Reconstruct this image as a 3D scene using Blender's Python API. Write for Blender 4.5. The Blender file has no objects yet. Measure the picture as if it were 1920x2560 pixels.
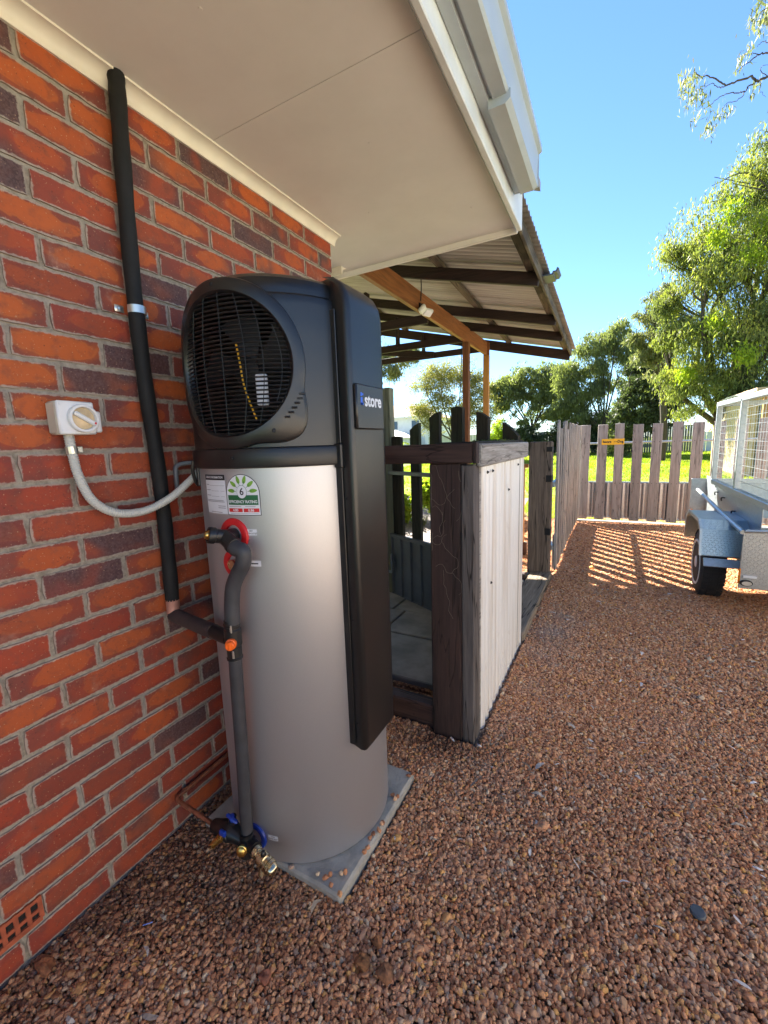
import bpy, math, random
import numpy as np
from mathutils import Matrix, Vector

random.seed(7)
rng = np.random.default_rng(11)
SC = bpy.context.scene
COL = SC.collection
R = math.radians

# ------------------------------------------------------------------ camera
CAM_POS = Vector((1.436, 0.0, 1.46))
CAM_R = ((0.88147267, 0.47100406, -0.03407518),
         (-0.47017446, 0.86860519, -0.15640014),
         (-0.04406722, 0.15388373, 0.98710581))
cam = bpy.data.cameras.new('camera')
cam.sensor_fit = 'HORIZONTAL'
cam.sensor_width = 36.0
cam.lens = 1056.0 / 1920.0 * 36.0
cam.clip_start = 0.02
cam.clip_end = 400.0
cam_ob = bpy.data.objects.new('camera', cam)
COL.objects.link(cam_ob)
r_, f_, u_ = (Vector(v).normalized() for v in CAM_R)
m3 = Matrix((r_, u_, -f_)).transposed()
cam_ob.matrix_world = Matrix.Translation(CAM_POS) @ m3.to_4x4()
SC.camera = cam_ob

# ------------------------------------------------------------------ sky, sun, exposure
SUN_EL, SUN_AZ = R(38.5), R(-45.0)          # azimuth measured from +Y towards +X
world = bpy.data.worlds.new('World')
SC.world = world
world.use_nodes = True
wn = world.node_tree
wn.nodes.clear()
w_out = wn.nodes.new('ShaderNodeOutputWorld')
w_bg = wn.nodes.new('ShaderNodeBackground')
w_sky = wn.nodes.new('ShaderNodeTexSky')
w_sky.sky_type = 'NISHITA'
w_sky.sun_disc = False
w_sky.sun_elevation = SUN_EL
w_sky.sun_rotation = SUN_AZ
w_sky.air_density = 1.0
w_sky.dust_density = 0.0
w_sky.ozone_density = 8.0
w_bg.inputs[1].default_value = 0.048
wn.links.new(w_sky.outputs[0], w_bg.inputs[0])
wn.links.new(w_bg.outputs[0], w_out.inputs[0])
sun = bpy.data.lights.new('sun', 'SUN')
sun.energy = 5.0
sun.angle = R(0.53)
sun.color = (1.0, 0.93, 0.82)
sun_ob = bpy.data.objects.new('sun', sun)
COL.objects.link(sun_ob)
sdir = Vector((math.sin(SUN_AZ) * math.cos(SUN_EL), math.cos(SUN_AZ) * math.cos(SUN_EL), math.sin(SUN_EL)))
sun_ob.rotation_euler = (-sdir).to_track_quat('-Z', 'Y').to_euler()
sun_ob.location = (-6, 10, 14)
vs = SC.view_settings
vs.view_transform = 'Standard'
vs.look = 'None'
vs.exposure = 2.75
vs.gamma = 1.0
vs.use_curve_mapping = False
SC.cycles.max_bounces = 8
SC.cycles.diffuse_bounces = 5
SC.cycles.transparent_max_bounces = 8

# ------------------------------------------------------------------ materials
class NT:
    def __init__(s, name):
        s.mat = bpy.data.materials.new(name)
        s.mat.use_nodes = True
        s.t = s.mat.node_tree
        s.t.nodes.clear()
        s.out = s.t.nodes.new('ShaderNodeOutputMaterial')
        s.b = s.n('ShaderNodeBsdfPrincipled')
        s.link(s.b.outputs[0], s.out.inputs[0])
    def n(s, typ, **kw):
        nd = s.t.nodes.new(typ)
        for k, v in kw.items():
            setattr(nd, k, v)
        return nd
    def link(s, a, b):
        s.t.links.new(a, b)
    def put(s, sock, v):
        if hasattr(v, 'is_output') or isinstance(v, bpy.types.NodeSocket):
            s.link(v, sock)
        else:
            if isinstance(v, (tuple, list)) and len(v) == 3 and len(sock.default_value) == 4:
                v = (*v, 1.0)
            sock.default_value = v
    def math(s, op, a, b=0.0, c=None, clamp=False):
        nd = s.n('ShaderNodeMath', operation=op)
        nd.use_clamp = clamp
        s.put(nd.inputs[0], a)
        s.put(nd.inputs[1], b)
        if c is not None:
            s.put(nd.inputs[2], c)
        return nd.outputs[0]
    def mix(s, fac, a, b, blend='MIX'):
        nd = s.n('ShaderNodeMix', data_type='RGBA', blend_type=blend)
        nd.clamp_factor = True
        s.put(nd.inputs[0], fac)
        s.put(nd.inputs[6], a)
        s.put(nd.inputs[7], b)
        return nd.outputs[2]
    def sstep(s, x, lo, hi):
        nd = s.n('ShaderNodeMapRange', interpolation_type='SMOOTHSTEP')
        s.put(nd.inputs[0], x)
        nd.inputs[1].default_value = lo
        nd.inputs[2].default_value = hi
        return nd.outputs[0]
    def ramp(s, x, stops, interp='LINEAR'):
        nd = s.n('ShaderNodeValToRGB')
        cr = nd.color_ramp
        cr.interpolation = interp
        while len(cr.elements) < len(stops):
            cr.elements.new(0.5)
        for e, (p, c) in zip(cr.elements, stops):
            e.position = p
            e.color = (*c, 1.0) if len(c) == 3 else c
        s.put(nd.inputs[0], x)
        return nd.outputs[0]
    def obj(s):
        return s.n('ShaderNodeTexCoord').outputs['Object']
    def rand(s):
        return s.n('ShaderNodeObjectInfo').outputs['Random']
    def island(s):
        return s.n('ShaderNodeNewGeometry').outputs['Random Per Island']
    def mapv(s, v, scale=(1, 1, 1), loc=None, rot=None):
        nd = s.n('ShaderNodeMapping')
        s.link(v, nd.inputs[0])
        nd.inputs['Scale'].default_value = scale
        if loc is not None:
            s.put(nd.inputs['Location'], loc)
        if rot is not None:
            nd.inputs['Rotation'].default_value = rot
        return nd.outputs[0]
    def noise(s, v, scale, detail=3.0, rough=0.55, dist=0.0, out='Fac'):
        nd = s.n('ShaderNodeTexNoise')
        if v is not None:
            s.link(v, nd.inputs['Vector'])
        nd.inputs['Scale'].default_value = scale
        nd.inputs['Detail'].default_value = detail
        nd.inputs['Roughness'].default_value = rough
        nd.inputs['Distortion'].default_value = dist
        return nd.outputs[out]
    def addv(s, a, b):
        nd = s.n('ShaderNodeVectorMath', operation='ADD')
        s.put(nd.inputs[0], a)
        s.put(nd.inputs[1], b)
        return nd.outputs[0]
    def sep(s, v):
        nd = s.n('ShaderNodeSeparateXYZ')
        s.link(v, nd.inputs[0])
        return nd.outputs
    def comb(s, x, y, z):
        nd = s.n('ShaderNodeCombineXYZ')
        for i, q in enumerate((x, y, z)):
            s.put(nd.inputs[i], q)
        return nd.outputs[0]
    def bump(s, h, strength=0.3, dist=0.002):
        nd = s.n('ShaderNodeBump')
        nd.inputs['Strength'].default_value = strength
        nd.inputs['Distance'].default_value = dist
        s.link(h, nd.inputs['Height'])
        s.link(nd.outputs[0], s.b.inputs['Normal'])
    def set(s, col=None, rough=None, metal=None, spec=None):
        if col is not None:
            s.put(s.b.inputs['Base Color'], col)
        if rough is not None:
            s.put(s.b.inputs['Roughness'], rough)
        if metal is not None:
            s.put(s.b.inputs['Metallic'], metal)
        if spec is not None:
            s.put(s.b.inputs['Specular IOR Level'], spec)
        return s.mat

def m_plain(name, col, rough=0.5, metal=0.0, var=0.12, scale=8.0, bump=0.0, bscale=60.0, bdist=0.001):
    k = NT(name)
    c = k.obj()
    f = k.noise(c, scale, 4.0)
    dark = tuple(x * (1 - var) for x in col)
    lite = tuple(min(1, x * (1 + var)) for x in col)
    cc = k.mix(k.sstep(f, 0.3, 0.7), dark, lite)
    rr = k.math('MULTIPLY_ADD', f, 0.25, max(0.02, rough - 0.12))
    if bump:
        k.bump(k.noise(c, bscale, 3.0), bump, bdist)
    return k.set(cc, rr, metal)

def m_wood(name, c1, c2, axis=2, rough=0.75, crack=0.5, scale=1.0, spots=0.0, c3=None, bump=0.6):
    """grain stretched along one local axis; every object shifts the pattern by its own random number"""
    k = NT(name)
    rd = k.rand()
    sh = k.comb(k.math('MULTIPLY', rd, 17.0), k.math('MULTIPLY', rd, 29.0), k.math('MULTIPLY', rd, 11.0))
    v = k.addv(k.obj(), sh)
    sc = [26.0 * scale] * 3
    sc[axis] = 1.6 * scale
    g = k.mapv(v, tuple(sc))
    warp = k.noise(k.mapv(v, tuple(3.0 if i != axis else 1.2 for i in range(3))), 1.0, 2.0, out='Color')
    g2 = k.addv(g, k.n('ShaderNodeVectorMath', operation='SCALE').outputs[0]) if False else g
    f = k.noise(g, 1.0, 5.0, 0.62, 0.6)
    f2 = k.noise(g, 4.0, 3.0, 0.6, 0.2)
    big = k.noise(v, 2.3, 3.0)
    t = k.math('ADD', k.math('MULTIPLY', f, 0.6), k.math('MULTIPLY', f2, 0.4))
    col = k.mix(k.sstep(t, 0.32, 0.68), c1, c2)
    if c3 is not None:
        col = k.mix(k.sstep(big, 0.48, 0.66), col, c3)
    lite = k.math('MULTIPLY_ADD', rd, 0.35, 0.82)
    col = k.mix(1.0, col, k.comb(lite, lite, lite), 'MULTIPLY')
    if crack:
        cv = [9.0 * scale] * 3
        cv[axis] = 0.55 * scale
        w = k.noise(k.mapv(v, tuple(cv)), 1.0, 3.0, 0.5, 1.4)
        cr = k.math('ABSOLUTE', k.math('SUBTRACT', w, 0.5))
        crk = k.math('SUBTRACT', 1.0, k.sstep(cr, 0.003, 0.018))
        crk = k.math('MULTIPLY', crk, crack)
        col = k.mix(crk, col, tuple(x * 0.18 for x in c1))
        h = k.math('SUBTRACT', t, k.math('MULTIPLY', crk, 1.4))
    else:
        h = t
    if spots:
        vo = k.n('ShaderNodeTexVoronoi')
        k.link(v, vo.inputs['Vector'])
        vo.inputs['Scale'].default_value = 16.0
        s_ = k.math('SUBTRACT', 1.0, k.sstep(vo.outputs['Distance'], 0.05, 0.16))
        s_ = k.math('MULTIPLY', s_, k.sstep(k.noise(v, 5.0), 0.55, 0.62))
        col = k.mix(k.math('MULTIPLY', s_, spots), col, tuple(x * 0.3 for x in c1))
    k.bump(h, bump, 0.003)
    return k.set(col, k.math('MULTIPLY_ADD', f, 0.2, rough - 0.1), 0.0, 0.3)

def m_brick():
    k = NT('fired_brick')
    oi = k.n('ShaderNodeObjectInfo')
    c = k.obj()
    x, y, z = k.sep(c)
    cr, cg, cb = k.sep(oi.outputs['Color'])
    rd = oi.outputs['Random']
    sh = k.comb(0.0, k.math('MULTIPLY', rd, 31.0), k.math('MULTIPLY', rd, 57.0))
    v = k.addv(c, sh)
    n1 = k.noise(v, 14.0, 3.0, 0.5, 0.5)
    n2 = k.noise(v, 5.5, 2.0, 0.5, 0.3)
    fine = k.noise(v, 160.0, 3.0, 0.6)
    red = k.ramp(rd, [(0.0, (0.31, 0.040, 0.016)), (0.3, (0.27, 0.031, 0.015)), (0.6, (0.19, 0.025, 0.016)),
                      (0.8, (0.33, 0.048, 0.017)), (1.0, (0.155, 0.024, 0.019))])
    org = k.ramp(rd, [(0.0, (0.34, 0.055, 0.014)), (0.35, (0.28, 0.038, 0.014)), (0.6, (0.36, 0.078, 0.016)), (0.8, (0.21, 0.036, 0.018)), (1.0, (0.33, 0.062, 0.016))])
    base = k.mix(cg, red, org)
    base = k.mix(k.sstep(k.noise(v, 7.0, 4.0, 0.6, 0.6), 0.50, 0.78), base, (0.125, 0.036, 0.026))
    orange = k.mix(n2, (0.42, 0.078, 0.014), (0.52, 0.125, 0.020))
    purple = k.mix(n1, (0.105, 0.034, 0.032), (0.20, 0.050, 0.036))
    blue = k.mix(k.sstep(fine, 0.35, 0.65), (0.036, 0.025, 0.030), (0.088, 0.060, 0.066))
    # kiln flash: a lighter heart away from the edges; amount carried by the brick's own colour slot
    off = k.math('MULTIPLY_ADD', rd, 0.07, -0.035)
    ey = k.math('DIVIDE', k.math('ADD', y, off), k.math('MULTIPLY_ADD', rd, 0.05, 0.068))
    ez = k.math('DIVIDE', k.math('ADD', z, k.math('MULTIPLY_ADD', n2, 0.02, -0.012)), 0.030)
    e = k.math('SQRT', k.math('ADD', k.math('MULTIPLY', ey, ey), k.math('MULTIPLY', ez, ez)))
    e = k.math('ADD', e, k.math('MULTIPLY_ADD', k.noise(v, 9.0, 3.0, 0.55, 0.8), 1.7, -0.85))
    heart = k.math('SUBTRACT', 1.0, k.sstep(e, 0.70, 1.08))
    ring = k.math('MULTIPLY', k.sstep(e, 0.80, 0.90), k.math('SUBTRACT', 1.0, k.sstep(e, 0.93, 1.04)))
    col = base
    edge = k.math('MULTIPLY', k.sstep(e, 0.80, 1.55), k.math('MULTIPLY_ADD', cg, 0.6, 0.3))
    col = k.mix(edge, col, purple)
    col = k.mix(k.math('MULTIPLY', heart, k.math('MULTIPLY', cg, 0.8)), col, orange)
    col = k.mix(k.math('MULTIPLY', k.math('MULTIPLY', ring, cg), 0.30), col, (0.52, 0.16, 0.035))
    # dark over-fired patches
    pat = k.sstep(k.math('ADD', n2, k.math('MULTIPLY', cr, 0.50)), 0.62, 0.90)
    col = k.mix(k.math('MULTIPLY', pat, 0.9), col, blue)
    # pits and pale flecks
    vo = k.n('ShaderNodeTexVoronoi')
    k.link(v, vo.inputs['Vector'])
    vo.inputs['Scale'].default_value = 85.0
    pit = k.math('SUBTRACT', 1.0, k.sstep(vo.outputs['Distance'], 0.10, 0.24))
    pit = k.math('MULTIPLY', pit, k.sstep(k.noise(v, 40.0), 0.52, 0.62))
    col = k.mix(k.math('MULTIPLY', pit, 0.55), col, (0.05, 0.02, 0.015))
    fl = k.sstep(k.noise(v, 210.0, 1.0), 0.71, 0.76)
    col = k.mix(k.math('MULTIPLY', fl, 0.6), col, (0.55, 0.36, 0.22))
    # mortar smears close to the edges
    ay = k.math('SUBTRACT', 0.115, k.math('ABSOLUTE', y))
    az = k.math('SUBTRACT', 0.038, k.math('ABSOLUTE', z))
    dd = k.math('MINIMUM', ay, az)
    sm = k.sstep(k.math('SUBTRACT', k.math('MULTIPLY', k.noise(v, 55.0, 4.0, 0.7), 0.0150), dd), 0.001, 0.0045)
    col = k.mix(k.math('MULTIPLY', sm, 0.75), col, (0.38, 0.33, 0.27))
    dust = k.sstep(k.noise(v, 9.0, 5.0, 0.7), 0.56, 0.78)
    col = k.mix(k.math('MULTIPLY', dust, cb), col, (0.42, 0.24, 0.17))
    col = k.mix(k.math('MULTIPLY', k.sstep(k.noise(v, 26.0, 4.0, 0.7), 0.45, 0.72), 0.42), col, (0.11, 0.042, 0.032))
    col = k.mix(0.05, col, (0.20, 0.13, 0.105))
    crn = k.noise(k.mapv(v, (1, 2.2, 5.0)), 9.0, 4.0, 0.6, 1.2)
    crk = k.math('SUBTRACT', 1.0, k.sstep(k.math('ABSOLUTE', k.math('SUBTRACT', crn, 0.5)), 0.002, 0.010))
    crk = k.math('MULTIPLY', crk, k.sstep(k.noise(v, 6.0), 0.56, 0.64))
    col = k.mix(k.math('MULTIPLY', crk, 0.7), col, (0.04, 0.018, 0.016))
    h = k.math('SUBTRACT', k.math('ADD', k.math('MULTIPLY', fine, 0.5), n1), k.math('MULTIPLY', pit, 0.9))
    k.bump(h, 0.45, 0.002)
    return k.set(col, k.math('MULTIPLY_ADD', fine, 0.25, 0.58), 0.0, 0.35)

def m_leaf(name, cols, trans=0.38, rough=0.42, tcol=None):
    k = NT(name)
    isl = k.island()
    pos = k.n('ShaderNodeNewGeometry').outputs['Position']
    big = k.noise(pos, 0.9, 2.0)
    f = k.math('ADD', k.math('MULTIPLY', isl, 0.55), k.math('MULTIPLY', k.sstep(big, 0.3, 0.7), 0.45))
    col = k.ramp(f, [(i / (len(cols) - 1), c) for i, c in enumerate(cols)])
    k.set(col, rough + .12, 0.0, 0.2)
    tr = k.n('ShaderNodeBsdfTranslucent')
    tint = tcol or (1.5, 1.65, 0.7)
    k.link(k.mix(1.0, col, tint, 'MULTIPLY'), tr.inputs[0])
    mx = k.n('ShaderNodeMixShader')
    mx.inputs[0].default_value = trans
    k.link(k.b.outputs[0], mx.inputs[1])
    k.link(tr.outputs[0], mx.inputs[2])
    k.link(mx.outputs[0], k.out.inputs[0])
    return k.mat

def m_mortar():
    k = NT('mortar')
    c = k.obj()
    f = k.noise(c, 55.0, 5.0, 0.65)
    g = k.noise(c, 2.0, 3.0)
    col = k.mix(k.sstep(f, 0.3, 0.7), (0.21, 0.180, 0.140), (0.35, 0.310, 0.25))
    col = k.mix(k.math('MULTIPLY', k.sstep(g, 0.45, 0.7), 0.45), col, (0.31, 0.30, 0.285))
    k.bump(f, 0.9, 0.004)
    return k.set(col, 0.92, 0.0, 0.15)

def m_pebble():
    k = NT('pea_gravel')
    rd = k.rand()
    c = k.obj()
    col = k.ramp(rd, [(0.0, (0.201, 0.093, 0.056)), (0.10, (0.425, 0.181, 0.086)), (0.26, (0.590, 0.280, 0.145)),
                      (0.42, (0.731, 0.401, 0.212)), (0.56, (0.519, 0.225, 0.115)), (0.66, (0.826, 0.494, 0.280)),
                      (0.76, (0.636, 0.313, 0.169)), (0.84, (0.754, 0.395, 0.126)), (0.92, (0.425, 0.275, 0.204)), (1.0, (0.840, 0.636, 0.406))])
    f = k.noise(c, 90.0, 4.0, 0.6)
    col = k.mix(k.math('MULTIPLY', k.sstep(f, 0.35, 0.75), 0.4), col, (0.20, 0.105, 0.075))
    at = k.n('ShaderNodeAttribute', attribute_type='INSTANCER', attribute_name='peb_dirt_shade')
    col = k.mix(k.math('MULTIPLY', at.outputs['Fac'], 0.82), col, (0.075, 0.036, 0.026))  # darkens pebbles for dirt and for painted corner shade
    at2 = k.n('ShaderNodeAttribute', attribute_type='INSTANCER', attribute_name='peb_dust')
    col = k.mix(k.math('MULTIPLY', at2.outputs['Fac'], 0.6), col, (0.46, 0.36, 0.29))
    k.bump(k.noise(c, 300.0, 2.0), 0.25, 0.001)
    return k.set(col, 0.9, 0.0, 0.08)

def m_ground():
    k = NT('gravel_bed')
    c = k.obj()
    vo = k.n('ShaderNodeTexVoronoi')
    k.link(c, vo.inputs['Vector'])
    vo.inputs['Scale'].default_value = 70.0
    cc = k.sep(vo.outputs['Color'])
    col = k.ramp(cc[0], [(0.0, (0.22, 0.11, 0.065)), (0.4, (0.42, 0.23, 0.13)), (0.75, (0.54, 0.32, 0.19)), (1.0, (0.60, 0.42, 0.28))])
    dk = k.sstep(vo.outputs['Distance'], 0.25, 0.75)
    col = k.mix(k.math('MULTIPLY', dk, 0.75), col, (0.10, 0.05, 0.03))
    k.bump(k.math('SUBTRACT', 1.0, vo.outputs['Distance']), 1.0, 0.012)
    return k.set(col, 0.85, 0.0, 0.25)

def m_lawn():
    k = NT('lawn_soil')
    c = k.obj()
    f = k.noise(c, 0.55, 4.0, 0.6)
    g = k.noise(c, 22.0, 4.0, 0.7)
    col = k.mix(g, (0.12, 0.18, 0.022), (0.23, 0.28, 0.04))
    col = k.mix(k.sstep(f, 0.52, 0.68), col, k.mix(g, (0.24, 0.20, 0.10), (0.34, 0.28, 0.15)))
    k.bump(g, 0.8, 0.03)
    return k.set(col, 0.9, 0.0, 0.1)

def m_steel(name, col=(0.50, 0.53, 0.54), rough=0.42, spangle=True, metal=0.85):
    k = NT(name)
    c = k.obj()
    vo = k.n('ShaderNodeTexVoronoi')
    k.link(c, vo.inputs['Vector'])
    vo.inputs['Scale'].default_value = 55.0
    f = k.sep(vo.outputs['Color'])[0]
    n = k.noise(c, 6.0, 4.0)
    t = k.math('ADD', k.math('MULTIPLY', f, 0.5), k.math('MULTIPLY', n, 0.5)) if spangle else n
    col2 = k.mix(t, tuple(x * 0.78 for x in col), tuple(min(1, x * 1.15) for x in col))
    return k.set(col2, k.math('MULTIPLY_ADD', t, 0.22, rough - 0.1), metal)

def m_tank():
    k = NT('brushed_silver_paint')
    c = k.obj()
    f = k.noise(c, 420.0, 2.0)
    col = k.mix(f, (0.43, 0.43, 0.455), (0.51, 0.51, 0.535))
    k.bump(f, 0.12, 0.0006)
    k.set(col, 0.44, 0.74)
    k.b.inputs['Anisotropic'].default_value = 0.35
    return k.mat

def m_black():
    k = NT('textured_black_plastic')
    c = k.obj()
    f = k.noise(c, 380.0, 3.0, 0.6)
    k.bump(f, 0.35, 0.0010)
    return k.set(k.mix(k.noise(c, 5.0), (0.0065, 0.0065, 0.007), (0.012, 0.012, 0.0125)), 0.33, 0.0, 0.6)

def m_soffit():
    k = NT('cream_soffit_board')
    c = k.obj()
    f = k.noise(c, 3.0, 4.0, 0.6)
    g = k.noise(c, 220.0, 2.0)
    col = k.mix(k.sstep(f, 0.3, 0.75), (0.72, 0.71, 0.69), (0.78, 0.77, 0.75))
    st = k.sstep(k.noise(c, 1.3, 5.0, 0.7), 0.62, 0.8)
    col = k.mix(k.math('MULTIPLY', st, 0.3), col, (0.36, 0.27, 0.19))
    k.bump(g, 0.15, 0.001)
    return k.set(col, 0.65, 0.0, 0.3)

def m_checker(name, col):
    """aluminium tread plate: raised bars come from real relief in the bump, colour stays even"""
    k = NT(name)
    c = k.obj()
    x, y, z = k.sep(c)
    s = 1.0 / 0.021
    a = k.math('ADD', x, k.math('MULTIPLY', y, 1.0))
    u = k.math('MULTIPLY', a, s)
    w = k.math('MULTIPLY', k.math('ADD', z, k.math('MULTIPLY', y, 0.7)), s)
    par = k.math('MODULO', k.math('ADD', k.math('FLOOR', u), k.math('FLOOR', w)), 2.0)
    par = k.math('ABSOLUTE', par)
    fu = k.math('SUBTRACT', k.math('FRACT', u), 0.5)
    fw = k.math('SUBTRACT', k.math('FRACT', w), 0.5)
    sgn = k.math('MULTIPLY_ADD', par, 2.0, -1.0)
    p = k.math('ADD', fu, k.math('MULTIPLY', fw, sgn))
    q = k.math('SUBTRACT', fu, k.math('MULTIPLY', fw, sgn))
    e = k.math('ADD', k.math('MULTIPLY', k.math('MULTIPLY', p, p), 16.0), k.math('MULTIPLY', k.math('MULTIPLY', q, q), 1.2))
    h = k.math('SUBTRACT', 1.0, k.sstep(e, 0.25, 0.75))
    k.bump(h, 0.9, 0.003)
    n = k.noise(c, 7.0, 4.0)
    return k.set(k.mix(n, tuple(v * 0.85 for v in col), tuple(min(1, v * 1.1) for v in col)), 0.42, 0.8)

def m_zinc_roof():
    k = NT('weathered_zincalume')
    c = k.obj()
    f = k.noise(k.mapv(c, (0.6, 5.0, 1.0)), 1.6, 4.0, 0.6)
    col = k.mix(k.sstep(f, 0.3, 0.7), (0.30, 0.285, 0.26), (0.44, 0.42, 0.39))
    st = k.sstep(k.noise(k.mapv(c, (1.2, 9.0, 1.0)), 1.0, 4.0, 0.65), 0.56, 0.7)
    col = k.mix(k.math('MULTIPLY', st, 0.55), col, (0.20, 0.155, 0.11))
    return k.set(col, 0.55, 0.35)

M = {}
M['brick'] = m_brick()
M['mortar'] = m_mortar()
M['soffit'] = m_soffit()
M['cream'] = m_plain('cream_gloss_paint', (0.76, 0.72, 0.63), 0.4, 0, 0.08, 5)
M['fascia'] = m_plain('white_fascia_paint', (0.68, 0.72, 0.75), 0.45, 0, 0.08, 6)
M['gutter'] = m_plain('pale_grey_gutter_paint', (0.40, 0.45, 0.48), 0.35, 0, 0.06, 5)
M['rooftile'] = m_plain('roof_sheet_paint', (0.30, 0.27, 0.25), 0.6)
M['render'] = m_plain('pale_render', (0.62, 0.60, 0.55), 0.8)
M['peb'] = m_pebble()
M['ground'] = m_ground()
M['lawn'] = m_lawn()
M['tank'] = m_tank()
M['black'] = m_black()
M['blackgloss'] = m_plain('black_moulded_plastic', (0.010, 0.010, 0.011), 0.38)
M['dark_in'] = m_plain('dark_interior', (0.006, 0.006, 0.007), 0.6)
M['liner'] = m_plain('lit_brown_liner', (0.045, 0.034, 0.030), 0.6, 0, 0.5, 14)  # lighter brown stands in for light reaching inside the fan head
M['rubber'] = m_plain('black_pipe_lagging', (0.0022, 0.0022, 0.0025), 0.75, 0, 0.2, 20, 0.4, 300, 0.001)
M['lag'] = m_plain('grey_pipe_lagging', (0.035, 0.035, 0.040), 0.55, 0, 0.2, 20, 0.3, 250, 0.001)
M['lagbrown'] = m_plain('dusty_pipe_lagging', (0.050, 0.034, 0.032), 0.7, 0, 0.25, 25, 0.4, 200, 0.001)
M['steel'] = m_steel('galvanised_steel', (0.44, 0.49, 0.51), 0.42)
M['zincclip'] = m_steel('zinc_clip', (0.62, 0.61, 0.56), 0.3, False)
M['brass'] = m_plain('brass', (0.62, 0.40, 0.12), 0.28, 1.0, 0.08, 30)
M['nickel'] = m_plain('nickel_brass', (0.60, 0.52, 0.36), 0.25, 1.0, 0.15, 25)
M['copper'] = m_plain('tarnished_copper', (0.36, 0.15, 0.085), 0.45, 0.7, 0.3, 30)
M['pinkcopper'] = m_plain('pink_copper_elbow', (0.42, 0.20, 0.15), 0.5, 0.3, 0.2, 30)
M['red'] = m_plain('red_rubber_ring', (0.50, 0.012, 0.016), 0.4, 0, 0.1)
M['blue'] = m_plain('blue_plastic', (0.010, 0.040, 0.30), 0.38, 0, 0.1)
M['orange'] = m_plain('orange_plastic', (0.85, 0.13, 0.008), 0.38, 0, 0.06)
M['amber'] = m_plain('amber_reflector', (0.75, 0.22, 0.01), 0.25, 0, 0.1)
M['ivory'] = m_plain('ivory_switch_plastic', (0.52, 0.47, 0.39), 0.42, 0, 0.1, 12)
M['ivorydial'] = m_plain('yellowed_dial_plastic', (0.60, 0.46, 0.27), 0.45, 0, 0.2, 30)
M['white'] = m_plain('white_plastic', (0.66, 0.67, 0.68), 0.4, 0, 0.05)
M['conduit'] = m_plain('grey_white_conduit', (0.47, 0.47, 0.43), 0.45, 0, 0.04, 3)
M['greypipe'] = m_plain('grey_conduit', (0.16, 0.17, 0.18), 0.45)
M['concrete'] = m_plain('concrete_paver', (0.30, 0.285, 0.25), 0.9, 0, 0.22, 11, 0.9, 70, 0.003)
M['paver'] = m_plain('grey_paving_stone', (0.25, 0.235, 0.21), 0.8, 0, 0.28, 5, 0.5, 60, 0.003)
M['label'] = m_plain('white_label_film', (0.70, 0.71, 0.76), 0.35, 0, 0.02)
M['ink'] = m_plain('dark_ink', (0.010, 0.010, 0.018), 0.5, 0, 0.0)
M['inkgrey'] = m_plain('grey_ink', (0.20, 0.20, 0.24), 0.5, 0, 0.0)
M['lgreen'] = m_plain('green_print', (0.015, 0.115, 0.045), 0.4, 0, 0.02)
M['leafprint'] = m_plain('leaf_green_print', (0.17, 0.36, 0.035), 0.4, 0, 0.15, 90)
M['redprint'] = m_plain('red_print', (0.55, 0.022, 0.025), 0.4, 0, 0.02)
M['blueprint'] = m_plain('blue_print', (0.010, 0.11, 0.62), 0.4, 0, 0.02)
M['yellow'] = m_plain('yellow_sign_plate', (0.85, 0.46, 0.008), 0.4, 0, 0.05)
def m_corr():
    k = NT('white_corrugated_steel')
    c = k.obj()
    f = k.noise(k.mapv(c, (20.0, 20.0, 0.7)), 1.0, 4.0, 0.6)
    g = k.noise(c, 9.0, 4.0)
    col = k.mix(k.sstep(f, 0.42, 0.72), (0.76, 0.745, 0.71), (0.56, 0.49, 0.41))
    col = k.mix(k.math('MULTIPLY', k.sstep(g, 0.6, 0.8), 0.35), col, (0.45, 0.38, 0.30))
    return k.set(col, 0.38, 0.05)
M['corr'] = m_corr()
M['corrgrey'] = m_plain('slate_steel_sheet', (0.085, 0.095, 0.11), 0.42, 0.2, 0.15, 6)
M['corrgate'] = m_steel('galvanised_corrugated', (0.40, 0.40, 0.41), 0.42)
M['zincroof'] = m_zinc_roof()
M['checker'] = m_checker('tread_plate', (0.40, 0.42, 0.43))
M['checkerb'] = m_checker('tread_plate_guard', (0.34, 0.44, 0.51))
M['tyre'] = m_plain('tyre_rubber', (0.016, 0.016, 0.017), 0.75, 0, 0.2, 20)
M['rim'] = m_plain('white_wheel_rim', (0.66, 0.68, 0.70), 0.4)
M['iron'] = m_plain('black_iron_bracket', (0.012, 0.012, 0.013), 0.5, 0.3)
M['moss'] = m_plain('moss', (0.07, 0.09, 0.015), 0.9, 0, 0.4, 60, 0.8, 120, 0.004)
M['jarrah'] = m_wood('dark_jarrah', (0.026, 0.016, 0.014), (0.060, 0.034, 0.028), 2, 0.7, 0.7, 1, 0.4)
M['jarrahx'] = m_wood('dark_jarrah_rail', (0.030, 0.017, 0.014), (0.072, 0.040, 0.032), 0, 0.65, 0.7, 1, 0.3, (0.12, 0.088, 0.075))
M['greywood'] = m_wood('grey_weathered_timber', (0.060, 0.050, 0.046), (0.125, 0.108, 0.10), 2, 0.85, 0.9, 1, 0.2)
M['greywoody'] = m_wood('silver_weathered_timber', (0.20, 0.18, 0.155), (0.42, 0.395, 0.355), 1, 0.85, 0.6, 1, 0.2)
M['picket'] = m_wood('grey_picket_timber', (0.25, 0.22, 0.20), (0.39, 0.355, 0.33), 2, 0.85, 0.6, 1.1, 0.2)
M['pickedge'] = m_wood('silver_picket_timber', (0.24, 0.215, 0.19), (0.42, 0.385, 0.345), 2, 0.85, 0.7, 1.1, 0.2)
M['darkpicket'] = m_wood('black_mossy_picket', (0.017, 0.014, 0.010), (0.042, 0.036, 0.026), 2, 0.85, 0.5, 1, 0.2, (0.035, 0.042, 0.02))
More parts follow.
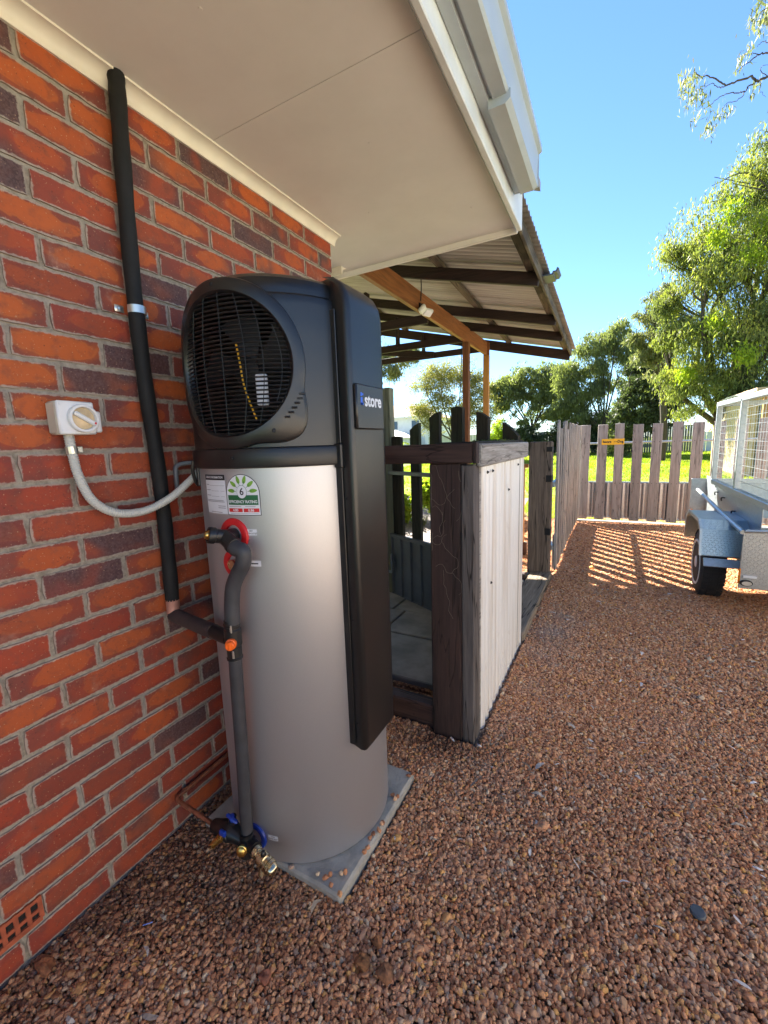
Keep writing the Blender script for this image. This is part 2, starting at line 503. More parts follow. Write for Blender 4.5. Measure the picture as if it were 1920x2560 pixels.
M['sleeper'] = m_wood('old_sleeper', (0.17, 0.125, 0.085), (0.35, 0.275, 0.195), 1, 0.85, 1.0, 0.8, 0.4)
M['oldpost'] = m_wood('old_brown_post', (0.085, 0.064, 0.048), (0.185, 0.145, 0.112), 2, 0.85, 0.9, 1, 0.3)
M['merbauy'] = m_wood('stained_beam', (0.19, 0.068, 0.022), (0.36, 0.145, 0.052), 1, 0.5, 0.25, 0.8, 0.1)
M['merbau'] = m_wood('stained_post', (0.15, 0.058, 0.024), (0.25, 0.10, 0.042), 2, 0.5, 0.2, 0.8)
M['pine'] = m_wood('oiled_pine_post', (0.36, 0.165, 0.040), (0.52, 0.26, 0.075), 2, 0.5, 0.1, 0.8)
M['rafter'] = m_wood('dark_stained_rafter', (0.017, 0.010, 0.009), (0.040, 0.021, 0.018), 0, 0.6, 0.3, 0.8)
M['purlin'] = m_wood('mottled_old_purlin', (0.055, 0.040, 0.028), (0.17, 0.14, 0.10), 1, 0.8, 0.6, 0.6, 0.3, (0.04, 0.028, 0.022))
M['green_post'] = m_wood('treated_pine_post', (0.17, 0.18, 0.115), (0.27, 0.27, 0.18), 2, 0.8, 0.5, 1, 0.2)
M['bark'] = m_wood('bark', (0.045, 0.036, 0.028), (0.12, 0.10, 0.08), 2, 0.9, 0.6, 0.5)
M['greyfence'] = m_plain('grey_green_fence_board', (0.13, 0.145, 0.115), 0.8, 0, 0.2, 5)
M['colorbond'] = m_plain('pale_steel_fence', (0.42, 0.44, 0.40), 0.5, 0, 0.06, 2)
M['bouncefence'] = m_plain('cream_bounce_fence', (0.68, 0.63, 0.53), 0.5, 0, 0.05, 2)
M['tanroof'] = m_plain('tan_tile_roof', (0.46, 0.33, 0.23), 0.8, 0, 0.1, 3)
M['whitewall'] = m_plain('white_house_wall', (0.70, 0.72, 0.70), 0.7, 0, 0.05, 2)
M['creamwall'] = m_plain('cream_house_wall', (0.50, 0.36, 0.18), 0.7, 0, 0.08, 2)
M['glass'] = m_plain('dark_window_glass', (0.05, 0.09, 0.14), 0.1, 0, 0.1)
M['litter'] = m_plain('dry_leaf', (0.37, 0.29, 0.20), 0.7, 0, 0.45, 30)
M['bluegrey'] = m_plain('slate_stone', (0.055, 0.065, 0.075), 0.5, 0, 0.2, 30)
M['mulch'] = m_plain('grey_garden_mulch', (0.22, 0.19, 0.17), 0.9, 0, 0.45, 25, 1.0, 40, 0.01)
M['gum'] = m_leaf('gum_leaves', [(0.070, 0.088, 0.042), (0.115, 0.138, 0.058), (0.165, 0.190, 0.066), (0.26, 0.275, 0.075), (0.36, 0.34, 0.06)], 0.42)
M['gumgrey'] = m_leaf('grey_gum_leaves', [(0.080, 0.102, 0.064), (0.136, 0.160, 0.088), (0.208, 0.216, 0.104), (0.272, 0.248, 0.112)], 0.4, 0.4, (1.3, 1.4, 0.75))
M['pepper'] = m_leaf('peppermint_leaves', [(0.095, 0.112, 0.062), (0.155, 0.178, 0.088), (0.240, 0.260, 0.110)], 0.4)
M['darkleaf'] = m_leaf('dark_leaves', [(0.040, 0.055, 0.032), (0.065, 0.085, 0.046), (0.10, 0.122, 0.06)], 0.3)
M['thinleaf'] = m_leaf('olive_leaves', [(0.120, 0.117, 0.048), (0.188, 0.180, 0.068), (0.285, 0.247, 0.083)], 0.4)
M['limeleaf'] = m_leaf('lime_leaves', [(0.16, 0.24, 0.02), (0.25, 0.33, 0.03), (0.34, 0.38, 0.04)], 0.45)
M['grass'] = m_leaf('grass_blades', [(0.128, 0.203, 0.021), (0.217, 0.292, 0.033), (0.330, 0.360, 0.053)], 0.45, 0.5, (1.4, 1.5, 0.6))

# ------------------------------------------------------------------ mesh building
class MB:
    def __init__(s):
        s.v = []
        s.f = []
    def add(s, vs_, fs):
        o = len(s.v)
        s.v.extend([tuple(p) for p in vs_])
        s.f.extend([tuple(i + o for i in f) for f in fs])
        return s
    def box(s, x0, x1, y0, y1, z0, z1):
        v = [(x, y, z) for x in (x0, x1) for y in (y0, y1) for z in (z0, z1)]
        return s.add(v, [(0, 1, 3, 2), (4, 6, 7, 5), (0, 4, 5, 1), (2, 3, 7, 6), (0, 2, 6, 4), (1, 5, 7, 3)])
    def cbox(s, c, d, b=0.004, rot=None, jit=0.0):
        """box with chamfered edges; c centre, d size, rot optional 3x3"""
        h = Vector(d) / 2
        b = min(b, min(d) * 0.45)
        pts, idx = [], {}
        for sx in (-1, 1):
            for sy in (-1, 1):
                for sz in (-1, 1):
                    j = [random.uniform(-jit, jit) for _ in range(3)]
                    for a in range(3):
                        p = [sx * h.x, sy * h.y, sz * h.z]
                        for q in range(3):
                            if q != a:
                                p[q] -= (sx, sy, sz)[q] * b
                        idx[(sx, sy, sz, a)] = len(pts)
                        pts.append(Vector((p[0] + j[0], p[1] + j[1], p[2] + j[2])))
        F = []
        for a in range(3):
            o1, o2 = [q for q in range(3) if q != a]
            for sg in (-1, 1):
                ring = []
                for s1, s2 in ((-1, -1), (1, -1), (1, 1), (-1, 1)):
                    k = [0, 0, 0]
                    k[a], k[o1], k[o2] = sg, s1, s2
                    ring.append(idx[(*k, a)])
                F.append(ring)
        for a in range(3):                                  # edges parallel to axis a
            o1, o2 = [q for q in range(3) if q != a]
            for s1 in (-1, 1):
                for s2 in (-1, 1):
                    k0, k1 = [0, 0, 0], [0, 0, 0]
                    k0[a], k1[a] = -1, 1
                    k0[o1] = k1[o1] = s1
                    k0[o2] = k1[o2] = s2
                    F.append([idx[(*k0, o1)], idx[(*k1, o1)], idx[(*k1, o2)], idx[(*k0, o2)]])
        for sx in (-1, 1):
            for sy in (-1, 1):
                for sz in (-1, 1):
                    F.append([idx[(sx, sy, sz, a)] for a in range(3)])
        # consistent outward winding
        G = []
        for f in F:
            ps = [pts[i] for i in f]
            n = (ps[1] - ps[0]).cross(ps[2] - ps[0])
            cen = sum(ps, Vector()) / len(ps)
            G.append(f if n.dot(cen) > 0 else f[::-1])
        c = Vector(c)
        if rot is not None:
            pts = [rot @ p for p in pts]
        return s.add([p + c for p in pts], G)
    def bar(s, p0, p1, w, h, b=0.004, up=(0, 0, 1), jit=0.0):
        """timber from p0 to p1 (centre line); w across, h along up"""
        p0, p1 = Vector(p0), Vector(p1)
        d = (p1 - p0)
        L = d.length
        d.normalize()
        side = d.cross(Vector(up)).normalized()
        upv = side.cross(d)
        rot = Matrix((d, side, upv)).transposed()
        return s.cbox((p0 + p1) / 2, (L, w, h), b, rot, jit)
    def cyl(s, p0, p1, r0, r1=None, n=12, caps=True):
        r1 = r0 if r1 is None else r1
        p0, p1 = Vector(p0), Vector(p1)
        d = (p1 - p0).normalized()
        a = d.orthogonal().normalized()
        b = d.cross(a)
        v = []
        for p, r in ((p0, r0), (p1, r1)):
            for i in range(n):
                t = 2 * math.pi * i / n
                v.append(p + (a * math.cos(t) + b * math.sin(t)) * r)
        f = [(i, (i + 1) % n, n + (i + 1) % n, n + i) for i in range(n)]
        if caps:
            f.append(tuple(range(n - 1, -1, -1)))
            f.append(tuple(range(n, 2 * n)))
        return s.add(v, f)
    def lathe(s, p0, axis, prof, n=20):
        """prof: (distance along axis, radius)"""
        p0, d = Vector(p0), Vector(axis).normalized()
        a = d.orthogonal().normalized()
        b = d.cross(a)
        v = []
        for t_, r in prof:
            for i in range(n):
                t = 2 * math.pi * i / n
                v.append(p0 + d * t_ + (a * math.cos(t) + b * math.sin(t)) * max(r, 1e-5))
        f = []
        for k in range(len(prof) - 1):
            for i in range(n):
                j = (i + 1) % n
                f.append((k * n + i, k * n + j, (k + 1) * n + j, (k + 1) * n + i))
        f.append(tuple(range(n - 1, -1, -1)))
        f.append(tuple(range((len(prof) - 1) * n, len(prof) * n)))
        return s.add(v, f)
    def tube(s, pts, rad, n=8, caps=True):
        pts = [Vector(p) for p in pts]
        m = len(pts)
        rr = rad if isinstance(rad, (list, tuple)) else [rad] * m
        t0 = (pts[1] - pts[0]).normalized()
        a = t0.orthogonal().normalized()
        v = []
        for i, p in enumerate(pts):
            t = (pts[min(i + 1, m - 1)] - pts[max(i - 1, 0)]).normalized()
            a = (a - t * a.dot(t)).normalized()
            b = t.cross(a)
            for k in range(n):
                q = 2 * math.pi * k / n
                v.append(p + (a * math.cos(q) + b * math.sin(q)) * rr[i])
        f = []
        for i in range(m - 1):
            for k in range(n):
                j = (k + 1) % n
                f.append((i * n + k, i * n + j, (i + 1) * n + j, (i + 1) * n + k))
        if caps:
            f.append(tuple(range(n - 1, -1, -1)))
            f.append(tuple(range((m - 1) * n, m * n)))
        return s.add(v, f)
    def prism(s, poly, fn, t0, t1):
        """poly in 2D, fn(u, v, t) -> xyz, extruded from t0 to t1"""
        n = len(poly)
        v = [fn(u, w, t0) for u, w in poly] + [fn(u, w, t1) for u, w in poly]
        f = [(i, (i + 1) % n, n + (i + 1) % n, n + i) for i in range(n)]
        f.append(tuple(range(n - 1, -1, -1)))
        f.append(tuple(range(n, 2 * n)))
        return s.add(v, f)
    def grid(s, nu, nv, fn, skip=None):
        o = len(s.v)
        for i in range(nu + 1):
            for j in range(nv + 1):
                s.v.append(tuple(fn(i / nu, j / nv)))
        for i in range(nu):
            for j in range(nv):
                if skip and skip((i + .5) / nu, (j + .5) / nv):
                    continue
                a = o + i * (nv + 1) + j
                s.f.append((a, a + nv + 1, a + nv + 2, a + 1))
        return s
    def mesh(s, name, mat, smooth=False, fix=True):
        me = bpy.data.meshes.new(name)
        me.from_pydata([tuple(p) for p in s.v], [], s.f)
        if mat is not None:
            me.materials.append(mat)
        if fix:
            import bmesh
            bm = bmesh.new()
            bm.from_mesh(me)
            bmesh.ops.recalc_face_normals(bm, faces=bm.faces)
            bm.to_mesh(me)
            bm.free()
        if smooth:
            for p in me.polygons:
                p.use_smooth = True
            if smooth != 'all':
                me.set_sharp_from_angle(angle=R(smooth if isinstance(smooth, (int, float)) and smooth is not True else 38))
        me.update()
        return me
    def build(s, name, mat, parent=None, smooth=False, label=None, fix=True):
        return link(name, s.mesh(name, mat, smooth, fix), parent, label)

ROOTS = {}
def link(name, me, parent=None, label=None):
    o = bpy.data.objects.new(name, me)
    COL.objects.link(o)
    if parent is not None:
        o.parent = parent
        o.matrix_parent_inverse = Matrix.Translation(-base_of(parent))
    if label:
        o['label'] = label
    return o

def base_of(o):
    p = Vector((0, 0, 0))
    while o is not None:
        p = p + o.location if o.parent is None else p + (o.matrix_parent_inverse @ o.location)
        o = o.parent
    return p

def thing(name, label, cat, loc=(0, 0, 0), group=None):
    o = bpy.data.objects.new(name, None)
    o.empty_display_size = 0.1
    COL.objects.link(o)
    o.location = loc
    o['label'] = label
    o['category'] = cat
    if group:
        o['group'] = group
    return o

def tag(o, label, cat, group=None):
    o['label'] = label
    o['category'] = cat
    if group:
        o['group'] = group
    return o

def kind(o, k):
    o['kind'] = k
    return o

def np_mesh(name, V, F, mat, smooth=False):
    """V (n,3), F (m,k) numpy arrays, all faces with k corners"""
    me = bpy.data.meshes.new(name)
    n, (m, k) = len(V), F.shape
    me.vertices.add(n)
    me.vertices.foreach_set('co', np.ascontiguousarray(V, dtype=np.float32).ravel())
    me.loops.add(m * k)
    me.loops.foreach_set('vertex_index', np.ascontiguousarray(F, dtype=np.int32).ravel())
    me.polygons.add(m)
    me.polygons.foreach_set('loop_start', np.arange(m, dtype=np.int32) * k)
    me.polygons.foreach_set('loop_total', np.full(m, k, dtype=np.int32))
    me.polygons.foreach_set('use_smooth', np.full(m, smooth))
    me.materials.append(mat)
    me.update()
    me.validate()
    return me

_txt = {}
def text_flat(s, size, bold=0.0, align='CENTER'):
    """lettering as flat polygons in the xy plane: list of verts, list of faces"""
    key = (s, size, bold, align)
    if key in _txt:
        return _txt[key]
    cu = bpy.data.curves.new('lettering', 'FONT')
    cu.body = s
    cu.size = size
    cu.align_x = align
    cu.align_y = 'CENTER'
    cu.offset = bold
    cu.resolution_u = 3
    ob = bpy.data.objects.new('lettering', cu)
    COL.objects.link(ob)
    dg = bpy.context.evaluated_depsgraph_get()
    me = bpy.data.meshes.new_from_object(ob.evaluated_get(dg))
    v = [tuple(p.co) for p in me.vertices]
    f = [tuple(p.vertices) for p in me.polygons]
    bpy.data.objects.remove(ob)
    bpy.data.curves.remove(cu)
    bpy.data.meshes.remove(me)
    _txt[key] = (v, f)
    return v, f

def arc(c, a0, a1, r, n, fn):
    return [fn(c[0] + r * math.cos(R(a0 + (a1 - a0) * i / n)), c[1] + r * math.sin(R(a0 + (a1 - a0) * i / n))) for i in range(n + 1)]

def spline(pts, n=8):
    """Catmull-Rom through points"""
    P = [Vector(p) for p in pts]
    P = [P[0] * 2 - P[1]] + P + [P[-1] * 2 - P[-2]]
    out = []
    for i in range(1, len(P) - 2):
        for k in range(n):
            t = k / n
            a, b, c, d = P[i - 1:i + 3]
            out.append(0.5 * ((2 * b) + (c - a) * t + (2 * a - 5 * b + 4 * c - d) * t * t + (3 * b - a - 3 * c + d) * t ** 3))
    out.append(P[-2])
    return out

# ================================================================== GROUND
def gz(x, y):
    return 0.006 * math.sin(x * 3.1 + y * 1.7) + 0.005 * math.sin(x * 1.3 - y * 2.9 + 1.0)
mb = MB()
mb.grid(60, 60, lambda u, v: (-7 + 20 * u, -6 + 15 * v, gz(-7 + 20 * u, -6 + 15 * v) - 0.012))
kind(mb.build('gravel_driveway', M['ground'], None, True, fix=False), 'structure')

def lz(x, y):
    return -0.03 + 0.0105 * max(0.0, y - 8.2) + 0.05 * math.sin(x * 0.5) * math.sin(y * 0.35) * min(1, max(0, (y - 9) / 6))
mb = MB()
mb.grid(80, 80, lambda u, v: (-60 + 120 * u, 8.28 + 112 * v ** 1.6, lz(-60 + 120 * u, 8.28 + 112 * v ** 1.6)))
kind(mb.build('lawn', M['lawn'], None, True, fix=False), 'structure')
mb = MB()
mb.box(-90, 90, -70, 120, -1.0, -0.25)
kind(mb.build('ground', M['lawn']), 'structure')
mb = MB()
mb.cbox((2.0, 8.22, 0.0), (2.6, 0.12, 0.05), 0.01)
kind(mb.build('kerb_strip', M['concrete']), 'structure')

# ---- gravel: real pebbles instanced on jittered points
def pebble_zone(x0, x1, y0, y1, sp, test, lift):
    nx, ny = int((x1 - x0) / sp), int((y1 - y0) / sp)
    gx, gy = np.meshgrid(np.arange(nx), np.arange(ny))
    x = x0 + (gx + 0.5 * (gy % 2)) * sp + rng.uniform(-.48, .48, gx.shape) * sp
    y = y0 + gy * sp + rng.uniform(-.48, .48, gx.shape) * sp
    x, y = x.ravel(), y.ravel()
    k = test(x, y)
    x, y = x[k], y[k]
    z = 0.006 * np.sin(x * 3.1 + y * 1.7) + 0.005 * np.sin(x * 1.3 - y * 2.9 + 1.0) + rng.uniform(-.005, .0035, len(x)) + lift
    return np.stack([x, y, z], 1)
def on_gravel(x, y):
    house = (x < 0.006) & (y < 2.2)
    patio = (x < 0.73) & (y > 1.86) & (y < 4.35)
    pad = (x > 0.10) & (x < 0.735) & (y > 0.932) & (y < 1.504)
    post = (x > 0.66) & (x < 0.93) & (y > 1.82) & (y < 3.05)
    slp = (x > 0.70) & (x < 0.925) & (y > 3.0) & (y < 4.9)
    return ~(house | patio | pad | post | slp)
def near_cam(x, y):
    return on_gravel(x, y) & (x < 1.75 + 0.28 * (y + 1.2))
zones = [pebble_zone(0.0, 3.3, 0.1, 2.6, 0.0090, near_cam, 0.001), pebble_zone(0.0, 3.6, 2.6, 4.9, 0.0112, near_cam, 0.001),
         pebble_zone(-0.4, 4.4, 4.9, 8.2, 0.0145, lambda x, y: on_gravel(x, y) & (x > -0.4), 0.003)]
P = np.concatenate(zones)
SZ = np.concatenate([np.full(len(z), s) for z, s in zip(zones, (0.0059, 0.0069, 0.0088))])
SZ = SZ * np.clip(rng.lognormal(0, 0.24, len(SZ)), 0.58, 2.0)
big = rng.random(len(SZ)) < 0.0012
SZ[big] *= rng.uniform(1.5, 2.4, big.sum())
# a few loose stones on the concrete pad
pp = np.array([[0.66, 0.965, 0.036], [0.69, 0.985, 0.036], [0.715, 1.16, 0.036], [0.62, 0.948, 0.036], [0.70, 1.35, 0.036]])
er = np.random.default_rng(8)
ex = np.concatenate([er.uniform(.36, .728, 14), .728 - np.abs(er.normal(0, .020, 12))])
ey = np.concatenate([.926 + np.abs(er.normal(0, .016, 14)), er.uniform(.93, 1.5, 12)])
ok_ = np.hypot(ex - .39, ey - 1.225) > .325
pp = np.concatenate([pp, np.stack([ex, ey, np.full(len(ex), .033)], 1)[ok_]])
P = np.concatenate([P, pp])
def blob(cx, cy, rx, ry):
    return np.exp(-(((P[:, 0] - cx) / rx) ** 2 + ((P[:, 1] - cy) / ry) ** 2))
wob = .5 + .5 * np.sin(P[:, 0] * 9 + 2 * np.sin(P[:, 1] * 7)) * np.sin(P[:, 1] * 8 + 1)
DIRT_SHADE = np.clip(np.exp(-(P[:, 0] / .26) ** 2) * (P[:, 1] < 2.1) * (.55 + .6 * wob) + .9 * blob(.42, .80, .30, .16) + 1.1 * blob(.72, 1.78, .20, .10), 0, 1)  # wall and tank corner: dirt plus shade painted in; post foot: moist soil
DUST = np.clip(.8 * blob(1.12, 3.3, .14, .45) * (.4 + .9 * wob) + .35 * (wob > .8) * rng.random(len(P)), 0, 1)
DIRT_SHADE[-len(pp):] = 0
SZ = np.concatenate([SZ, np.full(len(pp), 0.008)])
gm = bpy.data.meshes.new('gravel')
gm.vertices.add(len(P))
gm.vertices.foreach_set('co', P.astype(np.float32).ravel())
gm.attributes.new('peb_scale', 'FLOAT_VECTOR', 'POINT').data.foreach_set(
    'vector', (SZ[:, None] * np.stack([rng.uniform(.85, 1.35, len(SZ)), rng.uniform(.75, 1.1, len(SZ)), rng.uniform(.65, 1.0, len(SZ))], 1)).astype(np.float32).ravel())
gm.attributes.new('peb_dirt_shade', 'FLOAT', 'POINT').data.foreach_set('value', (DIRT_SHADE * rng.uniform(.6, 1, len(SZ))).astype(np.float32))
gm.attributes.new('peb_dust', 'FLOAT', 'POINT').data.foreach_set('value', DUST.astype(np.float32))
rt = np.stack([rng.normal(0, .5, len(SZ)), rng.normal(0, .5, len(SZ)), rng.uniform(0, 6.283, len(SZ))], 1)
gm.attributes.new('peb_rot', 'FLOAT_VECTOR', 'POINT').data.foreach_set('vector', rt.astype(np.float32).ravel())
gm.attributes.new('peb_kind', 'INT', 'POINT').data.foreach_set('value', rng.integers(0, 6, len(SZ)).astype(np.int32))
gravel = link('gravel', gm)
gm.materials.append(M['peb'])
kind(gravel, 'stuff')
ng = bpy.data.node_groups.new('pebbles', 'GeometryNodeTree')
ng.interface.new_socket('Geometry', in_out='INPUT', socket_type='NodeSocketGeometry')
ng.interface.new_socket('Geometry', in_out='OUTPUT', socket_type='NodeSocketGeometry')
gi, go = ng.nodes.new('NodeGroupInput'), ng.nodes.new('NodeGroupOutput')
g2i = ng.nodes.new('GeometryNodeJoinGeometry')
for k in range(6):
    ico = ng.nodes.new('GeometryNodeMeshIcoSphere')
    ico.inputs['Radius'].default_value = 1.0
    ico.inputs['Subdivisions'].default_value = 3
    ps = ng.nodes.new('GeometryNodeInputPosition')
    mpv = ng.nodes.new('ShaderNodeVectorMath')
    mpv.operation = 'ADD'
    mpv.inputs[1].default_value = (k * 7.3, k * 3.1, k * 5.7)
    nz = ng.nodes.new('ShaderNodeTexNoise')
    nz.inputs['Scale'].default_value = 1.1
    nz.inputs['Detail'].default_value = 2.0
    mr = ng.nodes.new('ShaderNodeMath')
    mr.operation = 'MULTIPLY_ADD'
    mr.inputs[1].default_value = 1.5
    mr.inputs[2].default_value = 0.22
    sc = ng.nodes.new('ShaderNodeVectorMath')
    sc.operation = 'SCALE'
    sp = ng.nodes.new('GeometryNodeSetPosition')
    ss = ng.nodes.new('GeometryNodeSetShadeSmooth')
    sm = ng.nodes.new('GeometryNodeSetMaterial')
    sm.inputs['Material'].default_value = M['peb']
    g1 = ng.nodes.new('GeometryNodeGeometryToInstance')
    L = ng.links.new
    L(ps.outputs[0], mpv.inputs[0]); L(mpv.outputs[0], nz.inputs['Vector']); L(nz.outputs[0], mr.inputs[0])
    L(ps.outputs[0], sc.inputs[0]); L(mr.outputs[0], sc.inputs['Scale'])
    L(ico.outputs[0], sp.inputs['Geometry']); L(sc.outputs[0], sp.inputs['Position'])
    L(sp.outputs[0], ss.inputs[0]); L(ss.outputs[0], sm.inputs[0]); L(sm.outputs[0], g1.inputs[0]); L(g1.outputs[0], g2i.inputs[0])
iop = ng.nodes.new('GeometryNodeInstanceOnPoints')
iop.inputs['Pick Instance'].default_value = True
def named(nm, typ):
    a = ng.nodes.new('GeometryNodeInputNamedAttribute')
    a.data_type = typ
    a.inputs['Name'].default_value = nm
    return a.outputs[0]
L(gi.outputs[0], iop.inputs['Points']); L(g2i.outputs[0], iop.inputs['Instance'])
L(named('peb_kind', 'INT'), iop.inputs['Instance Index'])
e2r = ng.nodes.new('FunctionNodeEulerToRotation')
L(named('peb_rot', 'FLOAT_VECTOR'), e2r.inputs[0]); L(e2r.outputs[0], iop.inputs['Rotation'])
L(named('peb_scale', 'FLOAT_VECTOR'), iop.inputs['Scale'])
L(iop.outputs[0], go.inputs[0])
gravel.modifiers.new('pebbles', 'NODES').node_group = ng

# ================================================================== BRICK HOUSE
house = thing('brick_house', 'red brick house with a cream eave and pale gutter on the left', 'house', (0, 1.0, 0))
mb = MB()
mb.box(-0.24, -0.0045, -3.0, 2.128, -0.05, 2.62)
mb.box(-6.0, -0.25, 2.0, 2.12, -0.05, 2.62)
wall = mb.build('wall', M['mortar'], house)
OFF = [0.697, 0.811, 0.691, 0.81, 0.681, 0.811, 0.683, 0.586, 0.683, 0.577, 0.687, 0.555, 0.684, 0.55, 0.68, 0.552, 0.678, 0.558,
       0.667, 0.563, 0.68, 0.572, 0.697, 0.56, 0.692, 0.57, 0.64, 0.58, 0.672, 0.62, 0.69]
def brick_mesh(i, ln=0.230):
    r = random.Random(100 + i)
    nu, nv, h, l = 8, 3, 0.038, ln / 2
    V, F = [], []
    for a in range(nu + 1):
        for b in range(nv + 1):
            y, z = -l + 2 * l * a / nu, -h + 2 * h * b / nv
            ed = a in (0, nu) or b in (0, nv)
            if a in (0, nu):
                y += r.uniform(-.0040, .0016) * (1 if a else -1)
            if b in (0, nv):
                z += r.uniform(-.0032, .0010) * (1 if b else -1)
            x = 0.0035 + r.uniform(-.0009, .0009) - (0.0018 if ed else 0)
            if a in (0, nu) and b in (0, nv):
                y *= 0.985; z *= 0.95
            V.append((x, y, z))
    ring = [a * (nv + 1) for a in range(nu)] + [nu * (nv + 1) + b for b in range(nv)] + \
           [a * (nv + 1) + nv for a in range(nu, 0, -1)] + [b for b in range(nv, 0, -1)]
    for a in range(nu):
        for b in range(nv):
            q = a * (nv + 1) + b
            F.append((q, q + nv + 1, q + nv + 2, q + 1))
    o = len(V)
    for q in ring:
        V.append((-0.03, V[q][1] * 0.995, V[q][2] * 0.99))
    n = len(ring)
    for i_ in range(n):
        F.append((ring[i_], ring[(i_ + 1) % n], o + (i_ + 1) % n, o + i_))
    me = bpy.data.meshes.new('brick')
    me.from_pydata(V, [], [f[::-1] for f in F])
    me.materials.append(M['brick'])
    for p in me.polygons:
        p.use_smooth = True
    me.set_sharp_from_angle(angle=R(50))
    import bmesh
    bm = bmesh.new(); bm.from_mesh(me); bmesh.ops.recalc_face_normals(bm, faces=bm.faces); bm.to_mesh(me); bm.free()
    return me
BR = [brick_mesh(i) for i in range(14)]
DARKB = {(6, 1), (9, 1), (10, 0), (2, 3), (0, 2), (17, 0), (3, 4), (1, 3), (1, 5), (16, 0), (20, 1), (24, 2), (23, 2), (4, -1), (2, -1), (0, -1), (21, 2), (25, 1)}
extra = MB()
for k, off in enumerate(OFF):
    zc = 2.546 - 0.086 * k
    for j in range(-14, 8):
        ya, yb = off + 0.24 * j + 0.005, off + 0.24 * (j + 1) - 0.005
        if ya > 2.10:
            continue
        yb2 = min(yb, 2.132)
        lim = 0.50 if zc > 2.2 else (0.26 if zc > 1.9 else 0.12 if zc > 0.75 else 0.0)
        if yb2 < lim + 0.02 or (k == 28 and j == -2):
            if not (k == 28 and j == -2):
                if ya > -3:
                    extra.box(-0.03, 0.003, ya, yb2, zc - .038, zc + .038)
            continue
        o = link('brick', BR[(k * 5 + j * 7) % 14], wall)
        o.location = (random.uniform(-.0012, .0012), (ya + yb2) / 2, zc + random.uniform(-.0012, .0012))
        o.rotation_euler = (random.uniform(-.006, .006), 0, random.uniform(-.005, .005))
        o.scale = (1, (yb2 - ya) / 0.23 * 1.006, 1.022)
        dk = 0.72 if (k, j) in DARKB else (random.uniform(0.20, 0.42) if random.random() < 0.20 else random.uniform(-0.3, 0.15))
        fl = random.choice((0.9, 0.7, 0.5, 0.85, 0.3)) if k < 13 else random.choice((0.2, 0.1, 0.4, 0.65, 0.15))
        o.color = (dk, fl, random.uniform(0.10, 0.6), 1)
kind(extra.build('brickwork', M['brick'], wall), 'stuff')
# terracotta vent brick at the foot of the wall
mb = MB()
y0, y1, z0, z1 = 0.198, 0.428, 0.100, 0.180
ys = [y0 + (y1 - y0) * i / 8 for i in range(9)]
for i in range(9):
    mb.box(-0.03, 0.003, ys[i] - 0.0055, ys[i] + 0.0055, z0 + 0.008, z1)
for z in (z0 + 0.038, z1 - 0.008):
    mb.box(-0.03, 0.002, y0, y1, z - 0.0055, z + 0.0055)
mb.box(-0.03, 0.004, y0, y1, z0, z0 + 0.016)
vbk = mb.build('vent_brick', m_plain('terracotta', (0.33, 0.075, 0.032), 0.8, 0, 0.25, 30, 0.4, 120), wall, label='terracotta vent brick with rows of square holes')
mb = MB(); mb.box(-0.0044, -0.0030, y0 + .004, y1 - .004, z0 + .016, z1 - .006); mb.build('vent_shade_plate', M['dark_in'], wall)  # dark plate standing in for the shade inside the vent holes
# eave
mb = MB()
mb.box(-0.30, 0.905, -3.0, 1.2985, 2.620, 2.627)
mb.build('soffit_panel', M['soffit'], house)
mb = MB()
mb.box(-0.30, 0.905, 1.3015, 2.60, 2.620, 2.627)
mb.build('soffit_panel', M['soffit'], house)
mb = MB()
mb.box(0.05, 0.90, 1.288, 1.312, 2.6275, 2.632)
mb.build('joint_strip', M['soffit'], house)
mb = MB()
prof = [(0.0, 2.572), (0.010, 2.572)] + arc((0.046, 2.577), 180, 90, 0.036, 7, lambda a, b: (a, b)) + [(0.052, 2.613), (0.052, 2.6195), (0.0, 2.6195)]
mb.prism(prof, lambda u, w, t: (u, t, w), -3.0, 2.165)
mb.build('cornice', M['cream'], house, 30)
mb = MB()
mb.prism(prof, lambda u, w, t: (t, 2.50 + u, w), -0.9, -0.17)
mb.prism(prof, lambda u, w, t: (t, 2.128 + u, w), -0.9, 0.0)
mb.build('cornice', M['cream'], house, 30)
mb = MB()
for (px, py) in ((0.42, 0.95), (0.55, 1.62), (0.76, 2.28), (0.30, 2.05), (0.62, 0.82)):
    mb.lathe((px, py, 2.6199), (0, 0, -1), [(0, .006), (.0012, .005)], 8)
mb.build('nail_head', M['soffit'], house)
mb = MB()
mb.cbox((0.30, 2.612, 2.612), (1.24, 0.022, 0.042), 0.003)
mb.cbox((0.30, 2.634, 2.624), (1.24, 0.020, 0.030), 0.003)
mb.build('end_trim', M['soffit'], house)
mb = MB()
mb.cbox((0.936, -0.22, 2.70), (0.026, 5.62, 0.225), 0.004)
mb.box(0.912, 0.9225, -3.0, 2.585, 2.6085, 2.64)
mb.build('fascia', M['fascia'], house)
mb = MB()
gp = [(0.952, 2.665), (0.987, 2.665), (0.990, 2.676), (1.000, 2.676), (1.004, 2.665), (1.052, 2.668), (1.060, 2.676), (1.064, 2.800), (1.078, 2.808),
      (1.080, 2.826), (1.066, 2.826), (1.056, 2.806), (1.050, 2.690), (0.957, 2.690), (0.957, 2.83), (0.952, 2.83)]
mb.prism(gp, lambda u, w, t: (u, t, w), -3.0, 2.36)
gut = mb.build('gutter', M['gutter'], house)
mb = MB()
mb.prism([(0.988, 2.638), (1.048, 2.638), (1.0665, 2.652), (1.0665, 2.680), (1.055, 2.684), (0.988, 2.680)], lambda u, w, t: (u, t, w), 1.72, 2.33)
mb.build('gutter_sleeve', M['gutter'], gut)
mb = MB()
mb.box(0.952, 1.066, 2.36, 2.364, 2.662, 2.815)
